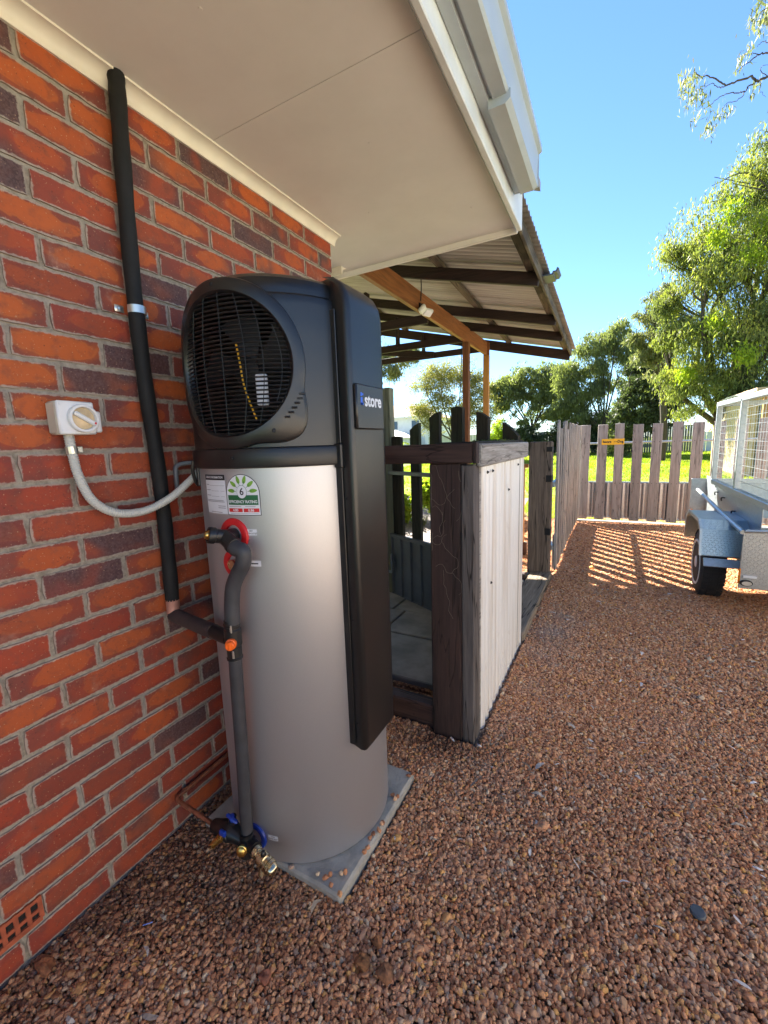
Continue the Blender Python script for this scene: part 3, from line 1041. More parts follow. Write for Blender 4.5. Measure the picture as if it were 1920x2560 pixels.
mb.build('end_cap', M['gutter'], gut)
mb = MB()
mb.prism([(1.03, 2.835), (-4.0, 4.85), (-9.0, 2.835), (-9.0, 2.80), (-4.0, 4.80), (1.03, 2.79)], lambda u, w, t: (u, t, w), -8.0, 2.66)
mb.build('roof', M['rooftile'], house)

# ================================================================== ISOLATOR SWITCH + CONDUIT + RISER ON THE WALL
sw = thing('isolator_switch', 'ivory rotary isolator switch box screwed to the brick wall', 'switch', (0.004, 0.68, 1.57))
mb = MB()
mb.cbox((0.031, 0.685, 1.568), (0.054, 0.098, 0.094), 0.006)
mb.build('box', M['ivory'], sw, 40)
mb = MB()
mb.cbox((0.0635, 0.685, 1.568), (0.011, 0.098, 0.094), 0.004)
mb.cbox((0.0635, 0.742, 1.558), (0.0108, 0.018, 0.062), 0.004)
mb.build('cover', M['white'], sw, 40)
mb = MB()
mb.lathe((0.069, 0.697, 1.566), (1, 0, 0), [(0, .040), (.014, .040), (.016, .038), (.016, .033), (.004, .031), (.003, .001)], 36)
mb.build('dial_ring', M['white'], sw, 40)
mb = MB()
mb.lathe((0.070, 0.697, 1.566), (1, 0, 0), [(0, .0305), (.006, .0305), (.007, .029)], 30)
mb.build('dial', M['ivorydial'], sw, 40)
mb = MB()
mb.bar((0.083, 0.671, 1.582), (0.083, 0.725, 1.549), 0.012, 0.014, 0.003, (1, 0, 0))
mb.build('handle', M['white'], sw)
mb = MB()
mb.bar((0.0905, 0.7195, 1.5535), (0.0905, 0.724, 1.551), 0.006, 0.001, 0.0002, (1, 0, 0))
mb.build('mark', M['redprint'], sw)
for (a, b) in ((0.645, 1.606), (0.645, 1.530), (0.725, 1.530)):
    mb = MB()
    mb.lathe((0.069, a, b), (1, 0, 0), [(0, .0042), (.0012, .0035)], 10)
    mb.build('screw', M['white'], sw)

cd = thing('flexible_conduit', 'grey white corrugated conduit looping from the switch box to the water heater', 'conduit', (0.04, 0.68, 1.52))
def ribbed(pts, r, pitch, name, mat, parent):
    P_ = spline(pts, 24)
    L_, acc = [0.0], 0.0
    for a, b in zip(P_, P_[1:]):
        acc += (b - a).length
        L_.append(acc)
    out, rr, s = [], [], 0.0
    i = 0
    while s < acc:
        while i < len(L_) - 2 and L_[i + 1] < s:
            i += 1
        t = (s - L_[i]) / max(1e-6, L_[i + 1] - L_[i])
        out.append(P_[i].lerp(P_[i + 1], t))
        ph = (s / pitch) % 1.0
        rr.append(r if ph < 0.6 else r * 0.88)
        s += pitch / 4
    m = MB()
    m.tube(out, rr, 12)
    return m.build(name, mat, parent, 50)
cpts = [(0.035, 0.672, 1.523), (0.035, 0.675, 1.46), (0.036, 0.682, 1.40), (0.045, 0.705, 1.325), (0.060, 0.760, 1.278), (0.080, 0.840, 1.272),
        (0.105, 0.920, 1.305), (0.125, 0.985, 1.355), (0.142, 1.035, 1.400)]
ribbed(cpts, 0.0136, 0.0066, 'hose', M['conduit'], cd)
mb = MB()
mb.cyl((0.035, 0.6735, 1.487), (0.035, 0.6755, 1.467), 0.0155, None, 14)
mb.cbox((0.012, 0.703, 1.478), (0.004, 0.026, 0.020), 0.002)
mb.bar((0.016, 0.690, 1.478), (0.030, 0.689, 1.478), 0.018, 0.003, 0.001, (0, 1, 0))
mb.lathe((0.014, 0.705, 1.478), (1, 0, 0), [(0, .006), (.004, .005)], 8)
mb.build('saddle_clip', M['zincclip'], cd)
mb = MB()
mb.cyl((0.139, 1.028, 1.393), (0.153, 1.062, 1.421), 0.0125, None, 6)
mb.build('gland', M['blackgloss'], cd)
mb = MB()
mb.cyl((0.1475, 1.044, 1.415), (0.158, 1.050, 1.430), 0.008, None, 6)
mb.build('gland_nut', M['white'], cd)

gl = MB()
gl.tube(spline([(0.012, 1.018, 1.30), (0.014, 1.018, 1.38), (0.014, 1.024, 1.408), (0.03, 1.05, 1.418), (0.09, 1.075, 1.419), (0.14, 1.085, 1.421)], 8), 0.0085, 8)
tag(gl.build('cable_sheath', M['greypipe'], None, 60), 'dark grey cable bent against the bricks behind the conduit end', 'cable')

rs = thing('insulated_pipe', 'thick black insulated pipe running down the brick wall from the eave', 'pipe', (0.035, 0.935, 0.90))
mb = MB()
pts = [(0.034, 0.950, 2.62), (0.034, 0.948, 2.55), (0.034, 0.936, 2.30), (0.034, 0.926, 2.00), (0.034, 0.927, 1.70), (0.034, 0.938, 1.40), (0.034, 0.938, 1.15), (0.034, 0.933, 0.925)]
P_ = spline(pts, 6)
mb.tube(P_, [0.0245 + 0.0010 * math.sin(i * 1.3) for i in range(len(P_))], 16)
mb.build('lagging', M['rubber'], rs, 50)
mb = MB()
mb.tube(spline([(0.034, 0.933, 0.93), (0.034, 0.933, 0.895), (0.040, 0.930, 0.872), (0.060, 0.928, 0.868)], 5), 0.0235, 14)
mb.build('bare_elbow', M['pinkcopper'], rs, 60)
mb = MB()
mb.tube(spline([(0.036, 0.930, 0.870), (0.07, 0.926, 0.868), (0.20, 0.900, 0.872), (0.315, 0.876, 0.878)], 5), 0.0245, 16)
mb.build('branch_lagging', M['lagbrown'], rs, 60)
mb = MB()
mb.tube([(0.034 + 0.0285 * math.cos(t), 0.9265 + 0.0285 * math.sin(t), 1.925) for t in np.linspace(-1.5, 1.5, 10)], 0.002, 4)
mb2 = MB()
for i in range(10):
    pass
seg = [(0.034 + 0.029 * math.cos(t), 0.9265 + 0.029 * math.sin(t)) for t in np.linspace(-1.65, 1.65, 12)]
mb2.grid(11, 1, lambda u, v: (*seg[min(11, int(round(u * 11)))], 1.913 + 0.024 * v))
for sy in (-1, 1):
    mb2.cbox((0.009, 0.9265 + sy * 0.042, 1.925), (0.003, 0.030, 0.022), 0.001)
    mb2.lathe((0.0105, 0.9265 + sy * 0.045, 1.925), (1, 0, 0), [(0, .0055), (.003, .0045)], 8)
mb2.build('pipe_clamp', M['zincclip'], rs, 50)

# ================================================================== CONCRETE PAD
pad = MB()
pad.cbox((0.405, 1.217, -0.003), (0.645, 0.584, 0.064), 0.008, None, 0.003)
tag(pad.build('concrete_pad', M['concrete']), 'square grey concrete paver lying in the gravel under the silver water heater', 'paver')

# ================================================================== HEAT PUMP WATER HEATER
TC = Vector((0.39, 1.225, 0))
TR = 0.315
def T(a, z, r=TR):
    return (TC.x + r * math.cos(R(a)), TC.y + r * math.sin(R(a)), z)
hp = thing('water_heater', 'tall silver heat pump water heater with black fan head standing by the brick wall', 'water heater', (0.39, 1.225, 0.043))
mb = MB()
mb.lathe((TC.x, TC.y, 0.0295), (0, 0, 1), [(0, TR - .006), (.004, TR - .001), (.010, TR), (1.3985, TR), (1.4005, TR - .004)], 96)
tank = mb.build('tank_jacket', M['tank'], hp, 30)
mb = MB()
mb.grid(1, 10, lambda u, v: T(-109.5 - 0.4 * u - 3.5 * v, 1.40 - 1.34 * v, TR + 0.0012))
mb.build('seam', M['steel'], tank, fix=False)
# black band
mb = MB()
prof = [(1.405, 0.322), (1.408, 0.329), (1.412, 0.3305), (1.455, 0.3305), (1.462, 0.328), (1.466, 0.322)]
def band(u, v):
    a = -17 - (360 - 49) * u
    k = v * 5
    i = min(4, int(k))
    z = prof[i][0] + (prof[i + 1][0] - prof[i][0]) * (k - i)
    r = prof[i][1] + (prof[i + 1][1] - prof[i][1]) * (k - i)
    return T(a, z, r)
mb.grid(90, 5, band)
bandm = mb.build('base_band', M['blackgloss'], hp, 30, fix=False)
# cover shell with fan opening
GA, GZ, GR = -81.5, 1.700, 0.203
def shell_r(z):
    pts_ = [(1.40, .321), (1.47, .321), (1.80, .321), (1.885, .319), (1.893, .309), (1.915, .307), (1.935, .298), (1.950, .275), (1.957, .20), (1.96, 0.0)]
    for (za, ra), (zb, rb) in zip(pts_, pts_[1:]):
        if z <= zb:
            t = (z - za) / (zb - za)
            return ra + (rb - ra) * t
    return 0.0
ZS = [1.42, 1.47] + [1.48 + 0.012 * i for i in range(34)] + [1.887, 1.894, 1.905, 1.915, 1.926, 1.935, 1.943, 1.950, 1.955, 1.958, 1.96]
def in_grille(u, v, rr=GR + 0.012):
    a = -180 + 360 * u
    z = ZS[min(len(ZS) - 2, int(v * (len(ZS) - 1)))] * 0.5 + ZS[min(len(ZS) - 1, int(v * (len(ZS) - 1)) + 1)] * 0.5
    s = R(a - GA) * 0.321
    return s * s + (z - GZ) ** 2 < rr * rr
def shellp(u, v):
    z = ZS[int(round(v * (len(ZS) - 1)))]
    a = -180 + 360 * u
    r = shell_r(z)
    # the lid swells over the fan side
    sw_ = math.exp(-((a + 80) / 55.0) ** 2)
    zz = z + (0.016 * sw_ - 0.006) * max(0, (z - 1.80) / 0.16) ** 2 * min(1, r / 0.1)
    return T(a, zz, r)
mb = MB()
mb.grid(180, len(ZS) - 1, shellp, in_grille)
cover = mb.build('fan_cover', M['black'], hp, 28, fix=False)
# shroud ring round the fan opening (follows the curved face)
def ringpt(t, rad, lift, squash=1.0):
    s, z = rad * math.cos(t), rad * math.sin(t)
    return T(GA + math.degrees(s / 0.321), GZ + z, 0.321 + lift)
mb = MB()
rp = [(0.194, -0.012), (0.197, 0.006), (0.203, 0.0125), (0.226, 0.0135), (0.236, 0.008), (0.240, -0.002)]
N_ = 96
def rp_of(t):
    # lower right quarter grows into a squared foot
    deg = (math.degrees(t) + 360) % 360
    w = max(0.0, 1 - abs(deg - 318) / 30.0)
    return 0.055 * w * w * (3 - 2 * w)
vv = []
for i in range(N_):
    t = 2 * math.pi * i / N_
    g_ = rp_of(t)
    for k_, (rad, lift) in enumerate(rp):
        vv.append(ringpt(t, rad + (g_ if k_ >= 3 else 0), lift))
ff = []
for i in range(N_):
    for k in range(len(rp) - 1):
        a, b = i * len(rp) + k, ((i + 1) % N_) * len(rp) + k
        ff.append((a, a + 1, b + 1, b))
mb.add(vv, ff)
mb.build('fan_shroud', M['black'], cover, 35, fix=False)
nb = 0
for i in range(33):
    z = GZ - 0.192 + 0.012 * i
    hw = math.sqrt(max(0, 0.200 ** 2 - (z - GZ) ** 2))
    if hw < 0.03:
        continue
    n = max(6, int(hw * 80))
    mb = MB()
    mb.tube([T(GA + math.degrees((-hw + 2 * hw * k / n) / 0.321), z, 0.323) for k in range(n + 1)], 0.0027, 5)
    mb.build('grille_bar', M['blackgloss'], cover, 60)
for i in range(-3, 4):
    s0 = i * 0.056
    hh = math.sqrt(max(0, 0.198 ** 2 - s0 ** 2))
    mb = MB()
    pts = []
    for k in range(15):
        zz = -hh + 2 * hh * k / 14
        bow = 0.030 * (1 - (zz / hh) ** 2) * (1 if i > 0 else -1 if i < 0 else 0) * 0.7
        pts.append(T(GA + math.degrees((s0 * 0.9 + bow) / 0.321), GZ + zz, 0.327))
    mb.tube(pts, 0.0013, 5)
    mb.build('grille_wire', M['blackgloss'], cover, 60)
mb = MB()      # slot beside the shroud foot
for i in range(6):
    z = GZ - 0.150 + 0.013 * i
    s0 = math.sqrt(0.232 ** 2 - (z - GZ) ** 2) * 0.86 + 0.03
    mb.tube([T(GA + math.degrees((s0 - 0.012 + 0.002 * i + 0.005 * k) / 0.321), z, 0.3355) for k in range(4)], 0.0032, 5)
mb.build('shroud_slot', M['dark_in'], cover)
for (a, z) in ((-56.8, 1.512), (-83.5, 1.921), (-80.5, 1.437)):
    mb = MB()
    p = Vector(T(a, z, 0.333 if z < 1.45 or z > 1.6 else 0.336))
    mb.lathe(p, (math.cos(R(a)), math.sin(R(a)), 0), [(-0.006, .006), (0.002, .006), (.0035, .004)], 10)
    mb.build('screw', M['iron'], cover)
# inside: liner with light put into its colour, fan, and a few wires
mb = MB()
mb.grid(40, 1, lambda u, v: T(GA + 74 + 212 * u, 1.42 + .49 * v, .302))
mb.grid(40, 1, lambda u, v: T(360 * u, 1.425, .30 * (1 - v) + .001))
mb.grid(40, 1, lambda u, v: T(360 * u, 1.905, .30 * (1 - v) + .001))
mb.build('inner_liner', M['liner'], cover, fix=False)
cd_ = Vector((math.cos(R(GA)), math.sin(R(GA)), 0))
sd_ = Vector((-cd_.y, cd_.x, 0))
fc = Vector((TC.x, TC.y, GZ)) + cd_ * 0.20
fan = MB()
fan.lathe(fc - cd_ * 0.03, cd_, [(0, .045), (.05, .045), (.06, .02)], 16)
for k in range(5):
    t0 = 2 * math.pi * k / 5 + 0.3
    def bl(u, v, t0=t0):
        rad = 0.04 + 0.13 * u
        t = t0 + (v - 0.5) * 0.75 + u * 0.2
        return fc + (sd_ * math.cos(t) + Vector((0, 0, 1)) * math.sin(t)) * rad + cd_ * (0.03 * (v - 0.5))
    fan.grid(5, 4, bl)
fanp = fan.build('fan', M['dark_in'], cover, fix=False)
mb = MB()
mb.cbox((0.512, 0.975, 1.634), (0.034, 0.014, 0.090), 0.003, Matrix.Rotation(R(28), 3, 'Z'))
mb.build('label_block', M['label'], cover)
mb = MB()
wp = spline([(0.455, 0.942, 1.765), (0.462, 0.944, 1.71), (0.470, 0.947, 1.64), (0.500, 0.956, 1.545)], 8)
mb.tube(wp, 0.0028, 6)
mb.build('sensor_wire', M['yellow'], cover, 60)
# tall black side column
def column(name, mat, x1, x2, ya, yb, z0, z1, ch):
    m = MB()
    rows = [(z0, 0.0), (z0 + 0.012, 1.0), (z1 - 0.095, 1.0), (z1 - 0.062, 0.93), (z1 - 0.030, 0.72), (z1 - 0.010, 0.42), (z1, 0.10)]
    vv, n = [], 0
    for (z, t) in rows:
        if z == z0:
            t = 0.93
        xo = x1 + (x2 - x1) * t
        yo = 0.018 * (1 - t)
        sec = [(x1 - 0.06, ya + 0.028 + yo), (x1 + 0.02, ya + 0.012 + yo), (xo - 0.020, ya + yo), (xo - 0.007, ya + 0.0015 + yo), (xo - 0.001, ya + 0.008 + yo),
               (xo, ya + 0.020 + yo), (xo + 0.001 * t, (ya + yb) / 2), (xo, yb - 0.020 - yo), (xo - 0.001, yb - 0.008 - yo), (xo - 0.007, yb - 0.0015 - yo),
               (xo - 0.02, yb - yo), (x1 - 0.06, yb - yo)]
        n = len(sec)
        vv += [(sx, sy, z) for sx, sy in sec]
    ffs = [(i * n + k, i * n + (k + 1) % n, (i + 1) * n + (k + 1) % n, (i + 1) * n + k) for i in range(len(rows) - 1) for k in range(n)]
    ffs += [tuple(range(n)), tuple(range((len(rows) - 1) * n, len(rows) * n))]
    m.add(vv, ffs)
    return m.build(name, mat, hp, 50)
colm = column('side_column', M['black'], 0.665, 0.747, 1.094, 1.304, 0.432, 1.957, 0.05)
mb = MB()       # thin flange along its near edge
for (za, zb) in ((0.44, 1.40), (1.47, 1.86)):
    mb.bar((0.688, 1.0985, za), (0.688, 1.0985, zb), 0.024, 0.005, 0.002, (0, 1, 0))
mb.cbox((0.692, 1.098, 1.432), (0.030, 0.022, 0.075), 0.004)
mb.build('flange', M['blackgloss'], colm)
for z in (1.30, 0.53, 0.90):
    mb = MB()
    mb.lathe((0.715, 1.094, z), (0, -1, 0), [(0, .0045), (.002, .0035)], 10)
    mb.build('screw', M['iron'], colm)
mb = MB()
mb.cbox((0.7525, 1.190, 1.578), (0.012, 0.168, 0.135), 0.004)
badge = mb.build('badge_plate', M['black'], colm, 40)
def on_x(name, s, size, y, z, x, mat, parent, bold=0.0, sx=1.0):
    v, f = text_flat(s, size, bold)
    m = MB()
    m.add([(x, y + p[0] * sx, z + p[1]) for p in v], f)
    return m.build(name, mat, parent, fix=False)
on_x('lettering', 'store', 0.054, 1.204, 1.598, 0.7590, M['white'], badge, 0.0016, 0.92)
mb = MB()
mb.box(0.7582, 0.7590, 1.128, 1.139, 1.583, 1.606)
mb.box(0.7582, 0.7590, 1.128, 1.136, 1.609, 1.620)
mb.box(0.7582, 0.7590, 1.1295, 1.143, 1.583, 1.590)
mb.box(0.7582, 0.7590, 1.1375, 1.144, 1.612, 1.618)
mb.build('letter_mark', M['blueprint'], badge)
mb = MB()
mb.lathe((0.7525, 1.19, 1.485), (1, 0, 0), [(0, .0), (.004, .0005)], 6)
# ---- stickers bent on the jacket
def curved(m, pts2, faces, a0, z0, lift):
    m.add([T(a0 + math.degrees(px / TR), z0 + pz, TR + lift) for px, pz in pts2], faces)
def c_rect(m, x0, x1, z0, z1, a0, zz, lift, n=10):
    o = [(x0 + (x1 - x0) * i / n, z) for i in range(n + 1) for z in (z0, z1)]
    curved(m, o, [(2 * i, 2 * i + 2, 2 * i + 3, 2 * i + 1) for i in range(n)], a0, zz, lift)
def c_text(m, s, size, x, z, a0, zz, lift, bold=0.0, sx=1.0, align='CENTER'):
    v, f = text_flat(s, size, bold, align)
    curved(m, [(x + p[0] * sx, z + p[1]) for p in v], f, a0, zz, lift)
A1, Z1 = -99.0, 1.326
st = MB(); c_rect(st, -.054, .053, -.061, .061, A1, Z1, .0010)
st1 = st.build('service_sticker', M['label'], tank, fix=False)
m = MB(); c_rect(m, -.054, .053, .044, .061, A1, Z1, .0016); m.build('header_bar', M['ink'], st1, fix=False)
m = MB(); c_text(m, 'SERVICE INFORMATION', .0098, 0, .0525, A1, Z1, .0022, .0002, .86); m.build('header_text', M['label'], st1, fix=False)
m = MB()
for z, xa, xb in ((.027, -.028, .049), (.010, -.018, .022), (.010, .030, .048), (-.007, -.020, .022), (-.007, .030, .048)):
    c_rect(m, xa, xb, z - .0004, z + .0004, A1, Z1, .0016)
for z, xa, xb in ((.0295, -.049, -.030), (.0125, -.049, -.024), (-.0045, -.049, -.024), (-.0195, -.049, .040), (-.0235, -.049, .044), (-.0365, .012, .047), (-.0425, .012, .047), (-.0565, -.030, .03)):
    c_rect(m, xa, xb, z - .0009, z + .0009, A1, Z1, .0016)
m.build('print_lines', M['inkgrey'], st1, fix=False)
A2, Z2 = -78.2, 1.325
def arch(w, zb, zt, n=24):
    pts_ = [(-w, zb), (w, zb)]
    zc = zt - w * 1.0
    pts_ += [(w * math.cos(R(180 * i / n)), zc + (zt - zc) * math.sin(R(180 * i / n))) for i in range(n + 1)]
    return pts_
def c_fan(m, pts_, cx, cz, a0, zz, lift):
    o = [(cx, cz)] + pts_
    n = len(pts_)
    curved(m, o, [(0, 1 + i, 1 + (i + 1) % n) for i in range(n)], a0, zz, lift)
def dens(pts_, n=5):
    out = []
    for i in range(len(pts_)):
        a, b = pts_[i], pts_[(i + 1) % len(pts_)]
        out += [(a[0] + (b[0] - a[0]) * k / n, a[1] + (b[1] - a[1]) * k / n) for k in range(n)]
    return out
m = MB(); c_fan(m, dens(arch(.0585, -.0625, .0635)), 0, 0, A2, Z2, .0010)
st2 = m.build('rating_sticker', M['ink'], tank, fix=False)
m = MB(); c_fan(m, dens(arch(.0565, -.0605, .0615)), 0, 0, A2, Z2, .0016); m.build('backing', M['label'], st2, fix=False)
m = MB(); c_rect(m, -.052, .052, -.0300, -.0000, A2, Z2, .0021); m.build('green_band', M['lgreen'], st2, fix=False)
m = MB()
c_rect(m, -.052, -.002, -.0520, -.0405, A2, Z2, .0021); c_rect(m, .002, .053, -.0520, -.0405, A2, Z2, .0021)
m.build('red_box', M['redprint'], st2, fix=False)
m = MB()
c_text(m, 'EFFICIENCY RATING', .0122, 0, -.0205, A2, Z2, .0026, .0003, .88)
c_text(m, '4.80', .0115, -.027, -.0465, A2, Z2, .0026, .0002)
c_text(m, '0.86', .0115, .027, -.0465, A2, Z2, .0026, .0002)
m.build('lettering', M['label'], st2, fix=False)
m = MB()
for xa, xb in ((-.050, -.006), (.008, .042)):
    c_rect(m, xa, xb, -.0358, -.0344, A2, Z2, .0021)
c_rect(m, -.046, .050, -.0570, -.0560, A2, Z2, .0021)
m.build('fine_print', M['inkgrey'], st2, fix=False)
for k in range(6):
    t = R(5 + 34 * k)
    cx, cz = .0385 * math.cos(t), .010 + .0385 * math.sin(t)
    lp = []
    for i in range(16):
        q = 2 * math.pi * i / 16
        lx, ly = .0125 * math.cos(q), .0058 * math.sin(q) * (1 - .25 * math.cos(q))
        lp.append((cx + lx * math.cos(t) - ly * math.sin(t), cz + lx * math.sin(t) + ly * math.cos(t)))
    m = MB(); c_fan(m, lp, cx, cz, A2, Z2, .0021)
    lf = m.build('printed_leaf', M['leafprint'], st2, fix=False)
    m = MB()
    for (ra, rb, w) in ((.0205, .034, .0008),):
        q0, q1 = (ra * math.cos(t), .010 + ra * math.sin(t)), (rb * math.cos(t), .010 + rb * math.sin(t))
        nx_, nz_ = -math.sin(t) * w, math.cos(t) * w
        curved(m, [(q0[0] - nx_, q0[1] - nz_), (q0[0] + nx_, q0[1] + nz_), (q1[0] + nx_, q1[1] + nz_), (q1[0] - nx_, q1[1] - nz_)], [(0, 1, 2, 3)], A2, Z2, .0024)
    m.build('stalk', M['lgreen'], lf, fix=False)
def disc(m, rad, cx, cz, a0, zz, lift, sx=.85):
    c_fan(m, [(cx + rad * sx * math.cos(R(15 * i)), cz + rad * math.sin(R(15 * i))) for i in range(24)], cx, cz, a0, zz, lift)
m = MB(); disc(m, .0205, 0, .010, A2, Z2, .0024); m.build('green_circle', M['lgreen'], st2, fix=False)
m = MB(); disc(m, .0195, 0, .010, A2, Z2, .0027); m.build('white_circle', M['label'], st2, fix=False)
m = MB(); c_text(m, '6', .030, 0, .010, A2, Z2, .0030, .0005); m.build('numeral', M['ink'], st2, fix=False)
for a0, zz, tx, bl_ in ((-74.6, 1.2105, ('HOT', 'WATER OUTLET'), 0), (-73.6, 1.112, (), 1), (-77.6, 0.1285, ('COLD', 'WATER INLET'), 0)):
    m = MB(); c_rect(m, -.019, .019, -.0095, .0095, a0, zz, .0010)
    sl = m.build('port_label', M['label'], tank, fix=False)
    m = MB()
    if bl_:
        c_rect(m, -.013, .010, -.002, .002, a0, zz, .0016)
    for i, s in enumerate(tx):
        c_text(m, s, .0068, 0, .0042 - .0078 * i, a0, zz, .0016, .0001, .80)
    m.build('lettering', M['ink'], sl, fix=False)
# ---- port rings
def radial(a):
    return Vector((math.cos(R(a)), math.sin(R(a)), 0))
for a, z, mt, rr, lab in ((-86.0, 1.200, 'red', .054, 'red rubber ring round the hot outlet'), (-87.0, 1.108, 'red', .048, 'red rubber ring round the lower port'),
                     (-91.0, 0.112, 'blue', .048, 'blue ring round the cold inlet')):
    m = MB()
    p = Vector(T(a, z, TR - 0.012))
    m.lathe(p, radial(a), [(0, rr * .98), (.013, rr), (.017, rr * .96), (.019, rr * .86), (.018, rr * .62), (.010, rr * .55), (.004, .012)], 32)
    m.build('port_ring', M[mt], hp, 40, lab)
m = MB()
p = Vector(T(-87, 1.108, TR))
m.cyl(p, p + radial(-87) * .02, .016, None, 12)
m.build('port_plug', M['nickel'], hp)
mb = MB()
mb.cbox(Vector(T(-128, 1.385, 0.318)), (0.012, 0.012, 0.085), 0.003)
mb.tube(spline([T(-126, 1.43, .33), T(-127, 1.40, .335), T(-129, 1.36, .33), T(-130, 1.345, .322)], 5), 0.006, 6)
mb.build('cable_bracket', M['blackgloss'], hp)

# ================================================================== PIPEWORK IN FRONT OF THE TANK
vp = thing('hot_water_pipe', 'dark lagged pipe with an orange valve knob down the front of the silver tank', 'pipe', (0.425, 0.852, 0.16))
n0 = radial(-86)
q = Vector(T(-86, 1.200, TR))
tee_c = q + n0 * 0.044 + Vector((0.004, 0, 0.004))
m = MB()
e1 = Vector((0.403, 0.834, 1.214))
m.tube([q - n0 * .01, tee_c, e1], .0215, 18)
d1 = (e1 - tee_c).normalized()
m.lathe(e1 - d1 * .010, d1, [(0, .0225), (.002, .0250), (.018, .0250), (.021, .0235), (.021, .019), (.014, .0175)], 24)
b_e = tee_c + Vector((0.036, -0.004, -0.022))
m.cyl(tee_c, b_e, .0225, .0230, 18)
db = (b_e - tee_c).normalized()
m.lathe(b_e - db * .006, db, [(0, .0230), (.001, .0255), (.010, .0255), (.012, .023)], 20)
m.build('tee_lagging', M['blackgloss'], vp, 45)
m = MB()
m.lathe(e1 + d1 * .002, d1, [(0, .0145), (.010, .0145), (.011, .0125), (.016, .012), (.018, .010)], 20)
m.build('brass_plug', M['brass'], vp, 40)
m = MB()
P_ = spline([b_e, b_e + db * .018, (0.490, 0.866, 1.165), (0.488, 0.866, 1.130), (0.466, 0.863, 1.095), (0.443, 0.860, 1.052), (0.433, 0.858, 0.995), (0.430, 0.856, 0.935)], 6)
m.tube(P_, .0232, 18)
m.build('bend_lagging', M['lag'], vp, 60)
m = MB()
VX, VY = 0.427, 0.856
m.lathe((VX, VY, 0.818), (0, 0, 1), [(0, .022), (.002, .0248), (.008, .0248), (.010, .0225), (.044, .023), (.048, .026), (.098, .026), (.101, .0235), (.110, .0235), (.112, .0255), (.118, .0255), (.120, .024), (.128, .024), (.130, .0225)], 22)
m.cyl((VX - .02, VY + .005, 0.880), (0.312, 0.877, 0.878), .0235, .023, 16)
m.build('mixing_valve', M['blackgloss'], vp, 35)
m = MB()
kd = Vector((0.55, -0.83, 0.0)).normalized()
kp = Vector((VX, VY, 0.880)) + kd * .022
m.lathe(kp, kd, [(0, .010), (.002, .0165), (.012, .0165), (.013, .0135), (.024, .0135), (.026, .011)], 20)
m.cbox(kp + kd * .023, (.010, .010, .024), .003)
m.build('valve_knob', M['orange'], vp, 35)
m = MB()
for z in (0.842, 0.925):
    m.bar(Vector((VX, VY, z - .012)) + Vector((.015, -.019, 0)), Vector((VX, VY, z + .012)) + Vector((.015, -.019, 0)), .007, .004, .001, (0, 1, 0))
m.build('clip', M['zincclip'], vp)
m = MB()
m.tube(spline([(VX, VY, .822), (0.420, .858, .70), (0.408, .862, .45), (0.398, .864, .28), (0.393, .865, .150)], 6), .0205, 18)
m.build('drop_lagging', M['lag'], vp, 60)

cw = thing('cold_water_valve', 'black cold water fitting with brass ends and blue taps at the foot of the tank', 'valve', (0.40, 0.845, 0.02))
m = MB()
m.lathe((0.396, 0.860, 0.092), (0, 0, 1), [(0, .024), (.004, .028), (.05, .028), (.06, .024), (.085, .023)], 18)
m.cyl((0.398, 0.858, 0.140), (0.408, 0.826, 0.146), .020, None, 14)
m.cyl((0.398, 0.858, 0.140), (0.452, 0.846, 0.150), .022, None, 14)
m.tube(spline([(0.390, 0.860, 0.140), (0.345, 0.856, 0.150), (0.300, 0.856, 0.150), (0.236, 0.862, 0.128)], 4), [.023 + .012 * math.exp(-((i - 6.5) / 3.0) ** 2) for i in range(13)], 14)
m.cyl((0.335, 0.856, 0.150), (0.318, 0.832, 0.150), .021, None, 12)
m.cyl((0.322, 0.858, 0.150), (0.335, 0.862, 0.212), .016, .012, 10)
m.build('body', M['blackgloss'], cw, 40)
m = MB()
m.bar((0.318, 0.850, 0.222), (0.366, 0.852, 0.206), .014, .010, .004)
m.cyl((0.338, 0.858, 0.200), (0.338, 0.852, 0.220), .010, None, 10)
m.build('lever_handle', M['blue'], cw, 40)
m = MB()
d2 = Vector((-0.62, -0.42, -0.66)).normalized()
p2_ = Vector((0.316, 0.832, 0.156))
m.lathe(p2_, d2, [(0, .012), (.010, .012), (.011, .0145), (.022, .0145), (.023, .0120), (.054, .0120), (.056, .009)], 14)
m.build('brass_outlet', M['brass'], cw, 40)
m = MB()
m.cbox(p2_ + Vector((.006, -.008, .016)), (.026, .012, .020), .003)
m.build('blue_tab', M['blue'], cw)
m = MB()
m.lathe((0.4085, 0.8265, 0.1455), Vector((.42, -.88, .25)), [(0, .0175), (.008, .0175), (.009, .0145), (.014, .014), (.016, .011)], 18)
m.build('brass_plug', M['brass'], cw, 40)
m = MB()
d3 = Vector((0.93, -0.10, -0.26)).normalized()
p3_ = Vector((0.448, 0.842, 0.150))
m.lathe(p3_, d3, [(0, .015), (.004, .0195), (.018, .0195), (.019, .016), (.026, .0165), (.030, .022), (.052, .023), (.056, .019), (.059, .019), (.062, .0235), (.068, .0235), (.070, .020),
                 (.073, .020), (.076, .0235), (.082, .0235), (.084, .020), (.094, .0195), (.099, .015)], 22)
m.cyl(p3_ + d3 * .045, p3_ + d3 * .045 + Vector((.004, -.014, -.040)), .014, .013, 12)
m.build('relief_valve', M['nickel'], cw, 40)
m = MB()
m.lathe(p3_ + d3 * .048 + Vector((0, 0, .014)), (0.05, -.1, 1), [(0, .010), (.012, .009), (.022, .006), (.024, .003)], 12)
m.build('relief_cap', M['blackgloss'], cw, 40)

